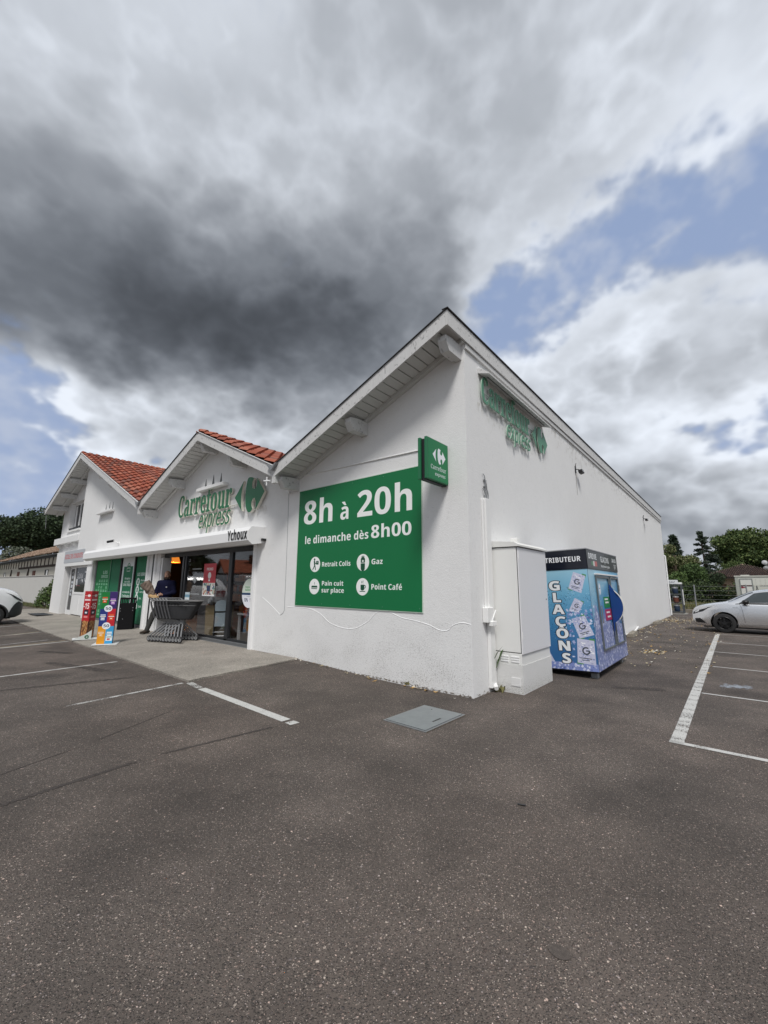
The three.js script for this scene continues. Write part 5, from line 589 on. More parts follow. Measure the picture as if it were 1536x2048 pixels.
  box('paper_sack', 'tall brown paper sack standing on the table inside', 'sack', new THREE.CylinderGeometry(.12, .13, .62, 9, 4).translate(-6.58, fy + 1.02, -.7), mat([.20, .12, .06], .8)); box('carton', 'white box on the table inside the right pane', 'box', rbx(-5.95, fy + .71, -.65, -5.6, fy + .95, -.45, .01), mat([.55, .56, .6], .6)); box('printer', 'black office printer on the table behind the oval sticker', 'printer', [rbx(-6.4, fy + .71, -.95, -6.02, fy + 1.06, -.6, .02), bx(-6.35, fy + 1.06, -.9, -6.07, fy + 1.1, -.66)], M.black);
  box('crate_stack', 'dark crates piled under the table inside', 'crate', [rbx(-6.4, fy, -1.0, -6.0, fy + .32, -.6, .015), rbx(-5.95, fy, -.95, -5.68, fy + .4, -.6, .015)], mat([.03, .03, .035], .6)); box('freezer_chest', 'low dark chest behind the trolleys inside the window', 'chest', rbx(-9.0, fy, -1.1, -8.35, fy + .85, -.5, .02), mat([.05, .05, .055], .5));
}

// ---------------------------------------------------------------- vehicles: lofted bodies, nose at x = 0, length along +x
const curve = (pts) => (x) => { if (x <= pts[0][0]) return pts[0][1]; for (let i = 0; i + 1 < pts.length; i++) { const [a, ya] = pts[i], [b, yb] = pts[i + 1]; if (x <= b) { const t = (x - a) / (b - a), p = i > 0 ? pts[i - 1] : pts[i], q = i + 2 < pts.length ? pts[i + 2] : pts[i + 1], m0 = ((yb - p[1]) / Math.max(1e-6, b - p[0])) * (b - a), m1 = ((q[1] - ya) / Math.max(1e-6, q[0] - a)) * (b - a), t2 = t * t, t3 = t2 * t; return (2 * t3 - 3 * t2 + 1) * ya + (t3 - 2 * t2 + t) * m0 + (-2 * t3 + 3 * t2) * yb + (t3 - t2) * m1; } } return pts[pts.length - 1][1]; };
const polyl = (pts) => (x) => { if (x <= pts[0][0]) return pts[0][1]; for (let i = 0; i + 1 < pts.length; i++) if (x <= pts[i + 1][0]) return mix(pts[i][1], pts[i + 1][1], (x - pts[i][0]) / (pts[i + 1][0] - pts[i][0])); return pts[pts.length - 1][1]; };
function carShape(c) { // half section at x, from the sill up to the middle of the roof: [z, y]
  return (x) => { const b = c.bot(x), t = c.top(x), w = c.w(x), belt = Math.min(c.belt(x), t - .03), rw = c.rw(x), cab = clamp((t - belt - .06) / .25), ws = w - .05;
    const sh = mix(.05, .03, cab); return [[w - .16, b], [w - .05, b + .02], [w - .015, b + .12], [w, mix(b, belt, .5)], [w - .012, mix(b, belt, .82)], [w - .022, belt - .035], [mix(w - .06, w - .045, cab), belt + .0], [mix(mix(w, rw, .2), mix(w, rw, .55), cab), mix(mix(belt, t, .35), mix(belt, t, .5), cab)], [mix(mix(w, rw, .4), rw, cab), mix(mix(belt, t, .65), t - .075, cab)], [mix(rw * .72, rw - .07, cab), t - mix(.012, .03, cab)], [rw * .4, t - .004], [0, t]]; };
}
function carLoft(c, xs) { const f = carShape(c), rings = xs.map((x) => { const h = f(x), a = h.map(([z, y]) => [x, y, z]), b = h.slice(0, -1).reverse().map(([z, y]) => [x, y, -z]); return [...a, ...b]; }), n = rings[0].length, pos = rings.flat().flat(), ix = []; for (let r = 0; r + 1 < rings.length; r++) for (let i = 0; i < n; i++) { const j = (i + 1) % n, a = r * n + i, b = r * n + j; ix.push(a, a + n, b, b, a + n, b + n); } for (const [r, fl] of [[0, 0], [rings.length - 1, 1]]) { const ctr = pos.length / 3, R = rings[r]; pos.push(R[0][0], R.reduce((s, p) => s + p[1], 0) / n, 0); for (let i = 0; i < n; i++) { const a = r * n + i, b = r * n + (i + 1) % n; fl ? ix.push(ctr, b, a) : ix.push(ctr, a, b); } } const g = new THREE.BufferGeometry(); g.setAttribute('position', new THREE.Float32BufferAttribute(pos, 3)); g.setIndex(ix); g.computeVertexNormals(); return g; }
// patch on the body: x range, section parameter range (index along the half section), pushed out
function carPatch(c, x0, x1, s0, s1, side, out = .005, nx = 10, ns = 6, shear = 0, shape = null) { const f = carShape(c), P = (x, s) => { const h = f(x), i = Math.min(h.length - 2, Math.floor(s)), t = s - i; return [mix(h[i][0], h[i + 1][0], t), mix(h[i][1], h[i + 1][1], t)]; }, pos = [], ix = [], uv = []; for (let j = 0; j <= ns; j++) for (let i = 0; i <= nx; i++) { let u = i / nx, v = j / ns; const s = mix(s0, s1, v), [a, b] = shape ? shape(v) : [x0, x1], x = mix(a, b, u) + shear * v; const q = P(x, s), e = P(x, Math.min(s + .05, 10.99)), d = P(x, Math.max(s - .05, 0)), q2 = P(x + .02, s), tz = e[0] - d[0], ty = e[1] - d[1], l = Math.hypot(tz, ty) || 1, nz = ty / l, ny = -tz / l, nxx = -((q2[0] - q[0]) * nz + (q2[1] - q[1]) * ny) / .02, m = Math.hypot(1, nxx); pos.push(x + out * nxx / m, q[1] + out * ny / m, (q[0] + out * nz / m) * side); uv.push(u, v); } for (let j = 0; j < ns; j++) for (let i = 0; i < nx; i++) { const a = j * (nx + 1) + i, b = a + 1, d = a + nx + 1; side > 0 ? ix.push(a, b, d, b, d + 1, d) : ix.push(a, d, b, b, d, d + 1); } const g = new THREE.BufferGeometry(); g.setAttribute('position', new THREE.Float32BufferAttribute(pos, 3)); g.setAttribute('uv', new THREE.Float32BufferAttribute(uv, 2)); g.setIndex(ix); g.computeVertexNormals(); return g; }
function wheel(parent, x, z, r, w, side, rimMat, spokes) { const t = part('wheel', new THREE.LatheGeometry([[r * .66, -w / 2], [r * .93, -w / 2], [r, -w / 2 + .03], [r, w / 2 - .03], [r * .93, w / 2], [r * .66, w / 2]].map(([a, b]) => new THREE.Vector2(a, b)), 40).rotateX(Math.PI / 2).translate(x, r, z), mat([.018, .018, .019], .8), parent); const zz = z + side * (w / 2 - .035), gs = [new THREE.TorusGeometry(r * .645, .018, 8, 36).translate(x, r, z + side * (w / 2 - .01)), new THREE.CylinderGeometry(.06, .06, .03, 16).rotateX(Math.PI / 2).translate(x, r, zz + side * .02)]; for (let i = 0; i < spokes; i++) { const a = i / spokes * 6.283 + .3; for (const d of [-.11, .11]) gs.push(bar([x + Math.cos(a) * .04, r + Math.sin(a) * .04, zz + side * .015], [x + Math.cos(a + d) * r * .64, r + Math.sin(a + d) * r * .64, zz + side * .02], .022, .02)); } part('rim', gs, rimMat, t); part('brake_disc', new THREE.CylinderGeometry(r * .5, r * .5, .02, 24).rotateX(Math.PI / 2).translate(x, r, zz - side * .04), mat([.012, .012, .012], .6), t); part('wheel_barrel', new THREE.CylinderGeometry(r * .64, r * .64, w * .6, 28, 1, true).rotateX(Math.PI / 2).translate(x, r, z), M.black, t); }
const ev = new Evaluator(); ev.useGroups = true; ev.attributes = ['position', 'normal'];
function carBody(c, xs, wheels, r, paint, parent) { let b = new Brush(carLoft(c, xs), paint); b.updateMatrixWorld(); for (const x of wheels) { const cut = new Brush(new THREE.CylinderGeometry(r + .05, r + .05, 3, 36).rotateX(Math.PI / 2).translate(x, r + .01, 0), M.black); cut.geometry.deleteAttribute('uv'); cut.updateMatrixWorld(); b = ev.evaluate(b, cut, SUBTRACTION); b.updateMatrixWorld(); } const g = b.geometry; const m = part('body', g, b.material, parent); return m; }
const xsOf = (L, extra = []) => { const s = new Set(); for (let i = 0; i <= 44; i++) s.add(+(L * i / 44).toFixed(4)); for (const e of [.03, .06, L - .03, L - .06, ...extra]) s.add(e); return [...s].sort((a, b) => a - b); };
const chromeM = mat([.6, .6, .6], .2, { metalness: 1 });
{ // silver hatchback
  const L = 4.37, c = { bot: polyl([[0, .26], [.15, .20], [.5, .19], [3.9, .2], [L, .32]]), top: curve([[0, .68], [.04, .78], [.16, .88], [.45, .965], [.8, 1.03], [1.02, 1.075], [1.45, 1.30], [1.75, 1.43], [2.2, 1.50], [2.9, 1.49], [3.5, 1.40], [3.9, 1.24], [4.2, 1.06], [4.32, .98], [L, .90]]), belt: curve([[0, .64], [.2, .76], [.6, .88], [1.1, .955], [2.2, .955], [3.2, 1.0], [4.0, 1.03], [L, .9]]), w: curve([[0, .60], [.04, .68], [.15, .78], [.4, .86], [.9, .895], [2.2, .90], [3.4, .89], [4.1, .83], [4.3, .74], [L, .68]]), rw: curve([[0, .55], [.3, .68], [1.0, .72], [1.7, .61], [2.6, .585], [3.5, .56], [4.1, .55], [L, .55]]) };
  const paint = phys([.78, .79, .81], .24, { metalness: .85, clearcoat: 1, clearcoatRoughness: .05 }), glass = phys([.03, .04, .042], .03, { ior: 1.6, clearcoat: 1 });
  const t = thing('parked_car', 'silver hatchback with black alloy wheels parked across the right bays', 'car', [1.60, .003, -14.36], -.02), W = [.89, 3.53], R = .325;
  carBody(c, xsOf(L), W, R, paint, t); for (const s of [1, -1]) {
    wheel(t, W[0], s * .78, R, .21, s, mat([.012, .012, .013], .3), 5); wheel(t, W[1], s * .78, R, .21, s, mat([.012, .012, .013], .3), 5);
    part('side_window', carPatch(c, 0, 0, 6.35, 7.9, s, .006, 16, 5, 0, (v) => [1.34 + v * .42, 2.5 + v * .0]), glass, t); part('side_window', carPatch(c, 0, 0, 6.35, 7.9, s, .006, 16, 5, 0, (v) => [2.6, 3.58 - v * .22]), glass, t); part('pillar', carPatch(c, 2.51, 2.59, 6.35, 7.9, s, .0065, 2, 5), M.black, t);
    part('window_trim', carPatch(c, 1.25, 3.7, 6.12, 6.3, s, .008, 20, 1), M.black, t);
    const hl = part('headlamp', carPatch(c, 0, 0, 4.0, 5.8, s, .006, 10, 5, 0, (v) => [.03 + v * .02, .32 + v * .30]), mat([.02, .022, .025], .1), t); part('lamp_lens', carPatch(c, .10, .22, 4.5, 5.2, s, .010, 4, 4), mat([.7, .72, .75], .1), hl); part('lamp_strip', carPatch(c, .2, .46, 5.25, 5.55, s, .010, 4, 2), mat([.75, .75, .75], .2), hl);
    part('fog_recess', carPatch(c, 0, 0, 1.9, 2.9, s, .006, 6, 4, 0, (v) => [.10 - v * .03, .40 - v * .18]), M.black, t); part('door_seam', carPatch(c, 1.50, 1.507, 2.2, 6.1, s, .004, 1, 14, 0, (v) => [1.44 - v * .09, 1.447 - v * .09]), M.black, t); part('door_seam', carPatch(c, 2.54, 2.547, 2.2, 6.1, s, .004, 1, 14), M.black, t); part('sill_seam', carPatch(c, 1.3, 3.1, 1.95, 2.0, s, .004, 16, 1), M.black, t);
    part('door_handle', rbx(2.28, .83, s * .90 - .015, 2.46, .86, s * .90 + .02, .01), paint, t); part('indicator', carPatch(c, 1.16, 1.30, 4.25, 4.5, s, .006, 4, 1), chromeM, t);
    const mg = new THREE.SphereGeometry(1, 16, 10).scale(.10, .075, .115).translate(1.52, 1.06, s * 1.0); part('mirror', [mg, bx(1.46, .99, s * .86, 1.54, 1.02, s * .95)], M.black, t);
    part('tail_lamp', carPatch(c, 4.05, 4.34, 5.0, 5.9, s, .006, 6, 3), mat([.35, .01, .01], .2), t);
  }
  const ws = (x0, x1, z) => [1, -1].map((s) => carPatch(c, x0, x1, 8.2, 11, s, .006, 10, 8)); part('windscreen', ws(1.06, 1.74), glass, t); part('rear_window', ws(3.72, 4.14), glass, t);
  part('grille', [rbx(-.012, .56, -.52, .05, .68, .52, .008), rbx(-.005, .30, -.40, .03, .40, .40, .008)], M.black, t); part('number_plate', bx(-.016, .42, -.26, .01, .53, .26), M.white, t);
  part('wiper', rod([1.04, 1.1, .5], [1.2, 1.19, .05], .008), M.black, t); part('underbody', bx(.3, .16, -.7, 4.1, .22, .7), M.black, t);
}
{ // white crossover, nose over the apron; only its front shows
  const L = 4.2, c = { bot: polyl([[0, .34], [.2, .24], [.6, .22], [3.8, .24], [L, .4]]), top: curve([[0, .80], [.05, .98], [.2, 1.16], [.5, 1.29], [.85, 1.38], [1.05, 1.43], [1.5, 1.74], [1.85, 1.88], [2.4, 1.92], [3.2, 1.9], [3.8, 1.7], [4.1, 1.3], [L, 1.2]]), belt: curve([[0, .82], [.4, 1.08], [1.1, 1.26], [3.8, 1.32], [L, 1.1]]), w: curve([[0, .62], [.05, .72], [.2, .82], [.5, .88], [3.6, .88], [4.05, .8], [L, .7]]), rw: curve([[0, .58], [.4, .7], [1.2, .72], [1.9, .62], [3.6, .6], [L, .58]]) };
  const paint = phys([.72, .73, .75], .3, { clearcoat: 1, clearcoatRoughness: .05 }), glass = phys([.02, .025, .03], .03, { ior: 1.6, clearcoat: 1 }), plastic = mat([.02, .021, .024], .55);
  const t = thing('parked_car', 'white car with dark bumper, its nose at the left picture edge', 'car', [-18.42, .003, 1.93], -Math.PI / 2), W = [.82, 3.35], R = .33;
  carBody(c, xsOf(L), W, R, paint, t); for (const s of [1, -1]) {
    for (const x of W) { wheel(t, x, s * .75, R, .21, s, mat([.05, .05, .055], .4), 5); part('arch_trim', tube(Array.from({ length: 13 }, (_, i) => { const a = -.15 + i * (Math.PI + .3) / 12; return [x - Math.cos(a) * (R + .07), R + Math.sin(a) * (R + .07), s * .875]; }), .035, 24, 6), plastic, t); }
    part('bumper', carPatch(c, 0.0, .42, .6, 4.1, s, .012, 10, 10, 0, (v) => [0, .46 - .3 * v * v]), plastic, t); part('headlamp', carPatch(c, 0, 0, 4.6, 5.9, s, .010, 8, 4, 0, (v) => [.06 + v * .03, .3 + v * .28]), mat([.03, .032, .036], .12), t); part('side_window', carPatch(c, 0, 0, 6.35, 7.9, s, .006, 12, 4, 0, (v) => [1.45 + v * .35, 3.5 - v * .2]), glass, t); part('sill_trim', carPatch(c, .9, 3.2, .8, 2.3, s, .01, 12, 4), plastic, t); part('mirror', new THREE.SphereGeometry(1, 14, 8).scale(.09, .075, .11).translate(1.5, 1.36, s * .98), M.black, t);
  }
  part('grille', rbx(-.03, .46, -.5, .03, .66, .5, .01), plastic, t); part('windscreen', [1, -1].map((s) => carPatch(c, 1.1, 1.85, 8.9, 11, s, .006, 10, 8)), glass, t); part('number_plate', bx(-.035, .5, -.26, -.03, .61, .26), M.white, t); part('underbody', bx(.3, .2, -.68, 4, .26, .68), M.black, t);
}
{ // grey-white van standing across the car park behind the viewer, seen in the shop glass
  const L = 5.6, c = { bot: polyl([[0, .3], [.3, .24], [5.4, .26], [L, .34]]), top: curve([[0, .85], [.1, 1.02], [.7, 1.22], [.95, 1.32], [1.5, 1.85], [1.85, 2.06], [2.4, 2.1], [5.3, 2.1], [5.5, 2.06], [L, 1.9]]), belt: curve([[0, .8], [.7, 1.1], [1.2, 1.22], [L, 1.25]]), w: curve([[0, .75], [.1, .88], [.5, .98], [5.3, .98], [L, .93]]), rw: curve([[0, .7], [.8, .82], [1.8, .80], [L, .80]]) };
  const paint = phys([.55, .57, .58], .35, { clearcoat: .6 }), glass = phys([.02, .025, .03], .04, { clearcoat: 1 });
  const t = thing('parked_van', 'pale grey panel van mirrored in the shop window', 'van', [-24.6, .003, 8.6], 0), W = [.95, 4.35], R = .33; carBody(c, xsOf(L), W, R, paint, t);
  for (const s of [1, -1]) { for (const x of W) wheel(t, x, s * .86, R, .22, s, mat([.2, .2, .21], .4), 6); part('side_window', carPatch(c, 0, 0, 6.35, 7.8, s, .006, 10, 4, 0, (v) => [1.35 + v * .4, 2.35]), glass, t); part('door_seam', carPatch(c, 2.45, 2.46, 2, 8, s, .004, 1, 12), M.black, t); part('door_seam', carPatch(c, 3.75, 3.76, 2, 8, s, .004, 1, 12), M.black, t); part('side_rail', carPatch(c, 2.45, 5.3, 5.2, 5.35, s, .006, 12, 1), M.midgrey, t); part('lettering', [0, 1, 2, 3].map((i) => carPatch(c, 4.1, 4.9 - i * .1, 6.4 + i * .25, 6.5 + i * .25, s, .006, 4, 1)), mat([.08, .1, .16], .6), t); part('mirror', rbx(1.45, 1.2, s * 1.12 - .05, 1.6, 1.45, s * 1.12 + .05, .02), M.black, t); part('headlamp', carPatch(c, .06, .45, 4.6, 5.8, s, .006, 5, 3), chromeM, t); }
  part('windscreen', [1, -1].map((s) => carPatch(c, 1.0, 1.75, 8.9, 11, s, .006, 8, 8)), glass, t); part('roof_bars', [bx(2.3, 2.12, -.75, 2.36, 2.2, .75), bx(3.6, 2.12, -.75, 3.66, 2.2, .75), bx(5.0, 2.12, -.75, 5.06, 2.2, .75), bx(2.2, 2.2, -.72, 5.1, 2.23, -.68), bx(2.2, 2.2, .68, 5.1, 2.23, .72)], M.black, t); part('underbody', bx(.3, .2, -.8, 5.3, .28, .8), M.black, t);
}

// ---------------------------------------------------------------- trees and surroundings
function leafCloud(clumps, n, size, cols, seed, up = .35, flat = 1) { // many small leaf faces through the volume of the clumps
  const r = rng(seed), pos = new Float32Array(n * 9), cl = new Float32Array(n * 9), tot = clumps.reduce((s, c) => s + c[3] ** 2, 0);
  for (let i = 0; i < n; i++) {
    let k = r() * tot, c = clumps[0]; for (const q of clumps) { k -= q[3] ** 2; if (k <= 0) { c = q; break; } }
    const a = r() * 6.283, h = 2 * r() - 1, rad = c[3] * (.55 + .45 * Math.cbrt(r())) * (1 + .25 * n3(c[0] + Math.cos(a) * 2, h * 2, c[2] + Math.sin(a) * 2)), s = Math.sqrt(1 - h * h), o = V3(c[0] + Math.cos(a) * s * rad, c[1] + h * rad * (c[4] || .8) * flat, c[2] + Math.sin(a) * s * rad);
    const e1 = V3(r() - .5, (r() - .5) * .8, r() - .5).normalize(), e2 = V3(r() - .5, (r() - .5) * .8 + up * .2, r() - .5).cross(e1).normalize(), z = size * (.6 + .8 * r()), P = [o, o.clone().addScaledVector(e1, z), o.clone().addScaledVector(e1, z * .5).addScaledVector(e2, z * .75)];
    const t = cols[Math.floor(r() ** 1.3 * cols.length)], v = .75 + .5 * r(); P.forEach((p, j) => { pos[i * 9 + j * 3] = p.x; pos[i * 9 + j * 3 + 1] = p.y; pos[i * 9 + j * 3 + 2] = p.z; for (let m = 0; m < 3; m++) cl[i * 9 + j * 3 + m] = t[m] * v; });
  }
  const g = new THREE.BufferGeometry(); g.setAttribute('position', new THREE.BufferAttribute(pos, 3)); g.setAttribute('color', new THREE.BufferAttribute(cl, 3)); g.computeVertexNormals(); return g;
}
const leafM = mat([1, 1, 1], .8, { vertexColors: true, side: THREE.DoubleSide }), bark = mat([.07, .05, .035], .95);
const darkG = [[.028, .048, .018], [.036, .062, .022], [.02, .036, .015]], midG = [[.06, .105, .025], [.08, .13, .03], [.045, .08, .02], [.11, .15, .045]], oakG = [[.055, .09, .02], [.085, .125, .03], [.04, .07, .018], [.13, .16, .05]];
function tree(name, label, p, H, clumps, n, size, cols, seed, tr = .25, group) {
  const t = thing(name, label, 'tree', [p[0], 0, p[1]], 0, group), r = rng(seed); part('crown', leafCloud(clumps, n, size, cols, seed), leafM, t);
  const gs = [tube([[0, 0, 0], [.1 * tr, H * .35, .05], [-.08 * tr, H * .7, 0], [0, H * .92, 0]], tr, 10, 8)]; clumps.forEach((c, i) => { if (i % 2 === 0 && c[1] > H * .3) { const y = Math.min(H * .8, c[1] * .72); gs.push(tube([[0, y * .85, 0], [c[0] * .45, mix(y, c[1], .55), c[2] * .45], [c[0] * .9, c[1], c[2] * .9]], tr * .28, 6, 5)); } }); part('trunk', gs, bark, t); return t;
}
const clumpsOf = (n, cx, cy, cz, rx, ry, rz, r0, r1, seed, shell = .5) => { const r = rng(seed), o = []; for (let i = 0; i < n; i++) { const a = r() * 6.283, h = 2 * r() - 1, s = Math.sqrt(1 - h * h), k = shell + (1 - shell) * Math.sqrt(r()); o.push([cx + Math.cos(a) * s * rx * k, cy + h * ry * k, cz + Math.sin(a) * s * rz * k, r0 + (r1 - r0) * r(), .75]); } return o; };
// left: stone pine behind the long barn
{
  const c = clumpsOf(190, 0, 7.9, 0, 6, 2.9, 9.8, 1.5, 2.2, 4, .3).map((q) => [q[0], q[1] + 1.0 * (1 - (q[2] / 9.5) ** 2), q[2], q[3], .6]).filter((q) => q[1] > 5.6);
  tree('stone_pine', 'broad dark stone pine behind the tiled barn at the left', [-74, -11.5], 8.2, c, 85000, .32, darkG, 12, .35);
  tree('pine_tree', 'small grey green tree below the stone pine', [-66, -5.2], 5, clumpsOf(14, 0, 4.4, 0, 1.6, 1.4, 2.2, .6, 1.0, 9), 3500, .22, [[.10, .12, .08], [.05, .07, .04], [.2, .22, .18]], 5, .12);
  tree('leafy_tree', 'yellow green tree between the stone pine and the white house', [-58, -9.5], 7, clumpsOf(16, 0, 5.6, 0, 2, 1.9, 2, .7, 1.2, 19), 5000, .26, midG, 25, .18);
}
{ // garden wall and half-timbered barn
  const w = thing('garden_wall', 'plain white garden wall left of the shop', 'wall', [0, 0, 0]); part('wall', muv(bx(-62, -.05, -1.75, -23.95, 2.0, -1.5)), mat([.72, .71, .68], .95, { map: rep(plasterCol, 1 / 3.1), bumpMap: rep(plasterBump, 1 / 1.3), bumpScale: .006 }), w); part('coping', bx(-62, 2.0, -1.79, -23.95, 2.045, -1.46), mat([.55, .54, .51], .9), w);
  const b = thing('barn', 'long half-timbered barn with tiled roof behind the garden wall', 'building'); const z = -3.0, wood = mat([.035, .022, .016], .85), brown = mat([.10, .035, .022], .8);
  part('wall', muv(bx(-75, 0, -10, -25.5, 3.75, z)), mat([.66, .63, .56], .95, { map: rep(plasterCol, 1 / 3.1) }), b);
  for (let x = -74; x < -26; x += 1.35) part('timber_post', bx(x, 2.95, z + .003, x + .14, 3.74, z + .04), wood, b); part('timber_beam', bx(-52, 2.82, z + .004, -26, 3.0, z + .055), wood, b); part('timber_beam', bx(-75, 3.6, z + .005, -25.5, 3.76, z + .06), wood, b);
  for (const [x, k] of [[-29.5, 0], [-33.2, 1], [-37.5, 0], [-41, 0], [-45.6, 2], [-48.2, 1], [-52.5, 2], [-56.5, 1], [-60, 0], [-64, 2], [-68, 1]]) { if (k === 1) { part('timber_brace', bar([x, 1.2, z + .03], [x + .8, 2.85, z + .03], .12, .06), wood, b); part('timber_brace', bar([x + 1.1, 1.2, z + .03], [x + .9, 2.85, z + .03], .12, .06), wood, b); } else { const f = part('window', bx(x, 1.3, z + .002, x + 1.1, 2.6, z + .03), k === 2 ? brown : M.dark, b); part('shutter', bx(x + (k === 2 ? .1 : .62), 1.35, z + .031, x + 1.05, 2.55, z + .05), k === 2 ? brown : M.smooth, f); } }
  const ev2 = [-2.4, 3.72], rd = [-6.5, 5.55], rm = mat([.33, .24, .18], .9), deck2 = part('roof', extr(shapeOf([[2.4, 3.60], [2.4, 3.72], [6.5, 5.55], [10.6, 3.72], [10.6, 3.6], [6.5, 5.4]]), 50, 25.3).rotateY(-Math.PI / 2).applyMatrix4(new THREE.Matrix4().makeRotationY(Math.PI)), rm, b);
  { const r = rng(2), cols = [mat([.42, .30, .22], .9), mat([.34, .22, .16], .9), mat([.50, .38, .29], .9), mat([.28, .20, .15], .9)], lists = [[], [], [], []]; const D = V3(0, rd[1] - ev2[1], rd[0] - ev2[0]), L = D.length(); D.normalize(); for (let x = -75; x < -25.3; x += .24) for (let k = 0; k < 11; k++) { const p = V3(x, ev2[1], ev2[0]).addScaledVector(D, k * .41), e = p.clone().addScaledVector(D, .46); p.y += .045; e.y += .02; lists[r() * 4 | 0].push(orient(new THREE.CylinderGeometry(.085, .115, .46, 5, 1, true, -Math.PI / 2, Math.PI), [p.x, p.y, p.z], [e.x, e.y, e.z])); } lists.forEach((l, i) => { const m = part('roof_tiles', l, cols[i], deck2); m.userData.kind = 'stuff'; }); }
  part('eave_board', bx(-75, 3.44, -2.46, -25.4, 3.66, -2.40), M.dark, b); part('gutter', rod([-75, 3.62, -2.36], [-25.4, 3.62, -2.36], .06), M.darkcap, b);
}
{ // shrub and grass at the white wall
  const t = thing('garden_shrub', 'leafy green shrub with long shoots against the garden wall', 'shrub', [-27.4, 0, -.75]); const sc = []; const r = rng(14); for (let i = 0; i < 9; i++) sc.push([(r() - .5) * 1.6, .4 + r() * .7, (r() - .5) * .6, .28 + r() * .16, .9]); for (let i = 0; i < 6; i++) sc.push([.3 + i * .16, 1.1 + i * .13, (r() - .5) * .2, .16, 1]); for (let i = 0; i < 5; i++) sc.push([-1.3 - r() * 1.0, .3 + r() * .5, 0, .22, .9]); part('foliage', leafCloud(sc, 2600, .10, midG, 8), leafM, t); part('stems', [tube([[0, 0, 0], [.3, .6, .05], [.6, 1.2, 0], [1.2, 1.8, 0]], .02, 10, 5), tube([[0, 0, 0], [-.3, .6, .1], [-.5, 1.1, 0]], .02, 8, 5), tube([[-.2, 0, 0], [-1.0, .3, 0], [-1.8, .5, 0]], .016, 8, 5)], bark, t);
}
function grassField(name, label, n, x0, x1, z0, z1, h, cols, seed, y0 = 0) { const r = rng(seed), g = new THREE.BufferGeometry(), P = []; for (let k = 0; k < 5; k++) { const a = k * 1.3, w = .016, L = .7 + .3 * ((k * 37) % 10) / 10; P.push(Math.cos(a) * .05 - w, 0, Math.sin(a) * .05, Math.cos(a) * .05 + w, 0, Math.sin(a) * .05, Math.cos(a) * .16, L, Math.sin(a) * .16); } g.setAttribute('position', new THREE.Float32BufferAttribute(P, 3)); g.computeVertexNormals(); const m = new THREE.InstancedMesh(g, mat([1, 1, 1], .9, { side: THREE.DoubleSide }), n), q = new THREE.Matrix4(), c = new THREE.Color(); for (let i = 0; i < n; i++) { const s = h * (.5 + r()), x = mix(x0, x1, r()), z = mix(z0, z1, r()); q.compose(V3(x, y0, z), new THREE.Quaternion().setFromAxisAngle(V3(0, 1, 0), r() * 6.3), V3(1 + s, s, 1 + s)); m.setMatrixAt(i, q); const t = cols[r() * cols.length | 0], v = .7 + .6 * r(); c.setRGB(t[0] * v, t[1] * v, t[2] * v); m.setColorAt(i, c); } m.name = name; m.userData = { kind: 'stuff', label, category: 'grass' }; m.receiveShadow = m.castShadow = true; scene.add(m); }
grassField('grass', 'rough grass at the foot of the garden wall', 2500, -50, -24, -1.4, -.4, .16, [[.10, .11, .04], [.07, .10, .03], [.16, .14, .07]], 3);
grassField('meadow_grass', 'dry yellow green grass behind the far kerb', 16000, -8, 14, -38.5, -27.6, .42, [[.20, .17, .07], [.13, .14, .05], [.08, .11, .03], [.26, .22, .12]], 6, -.02);
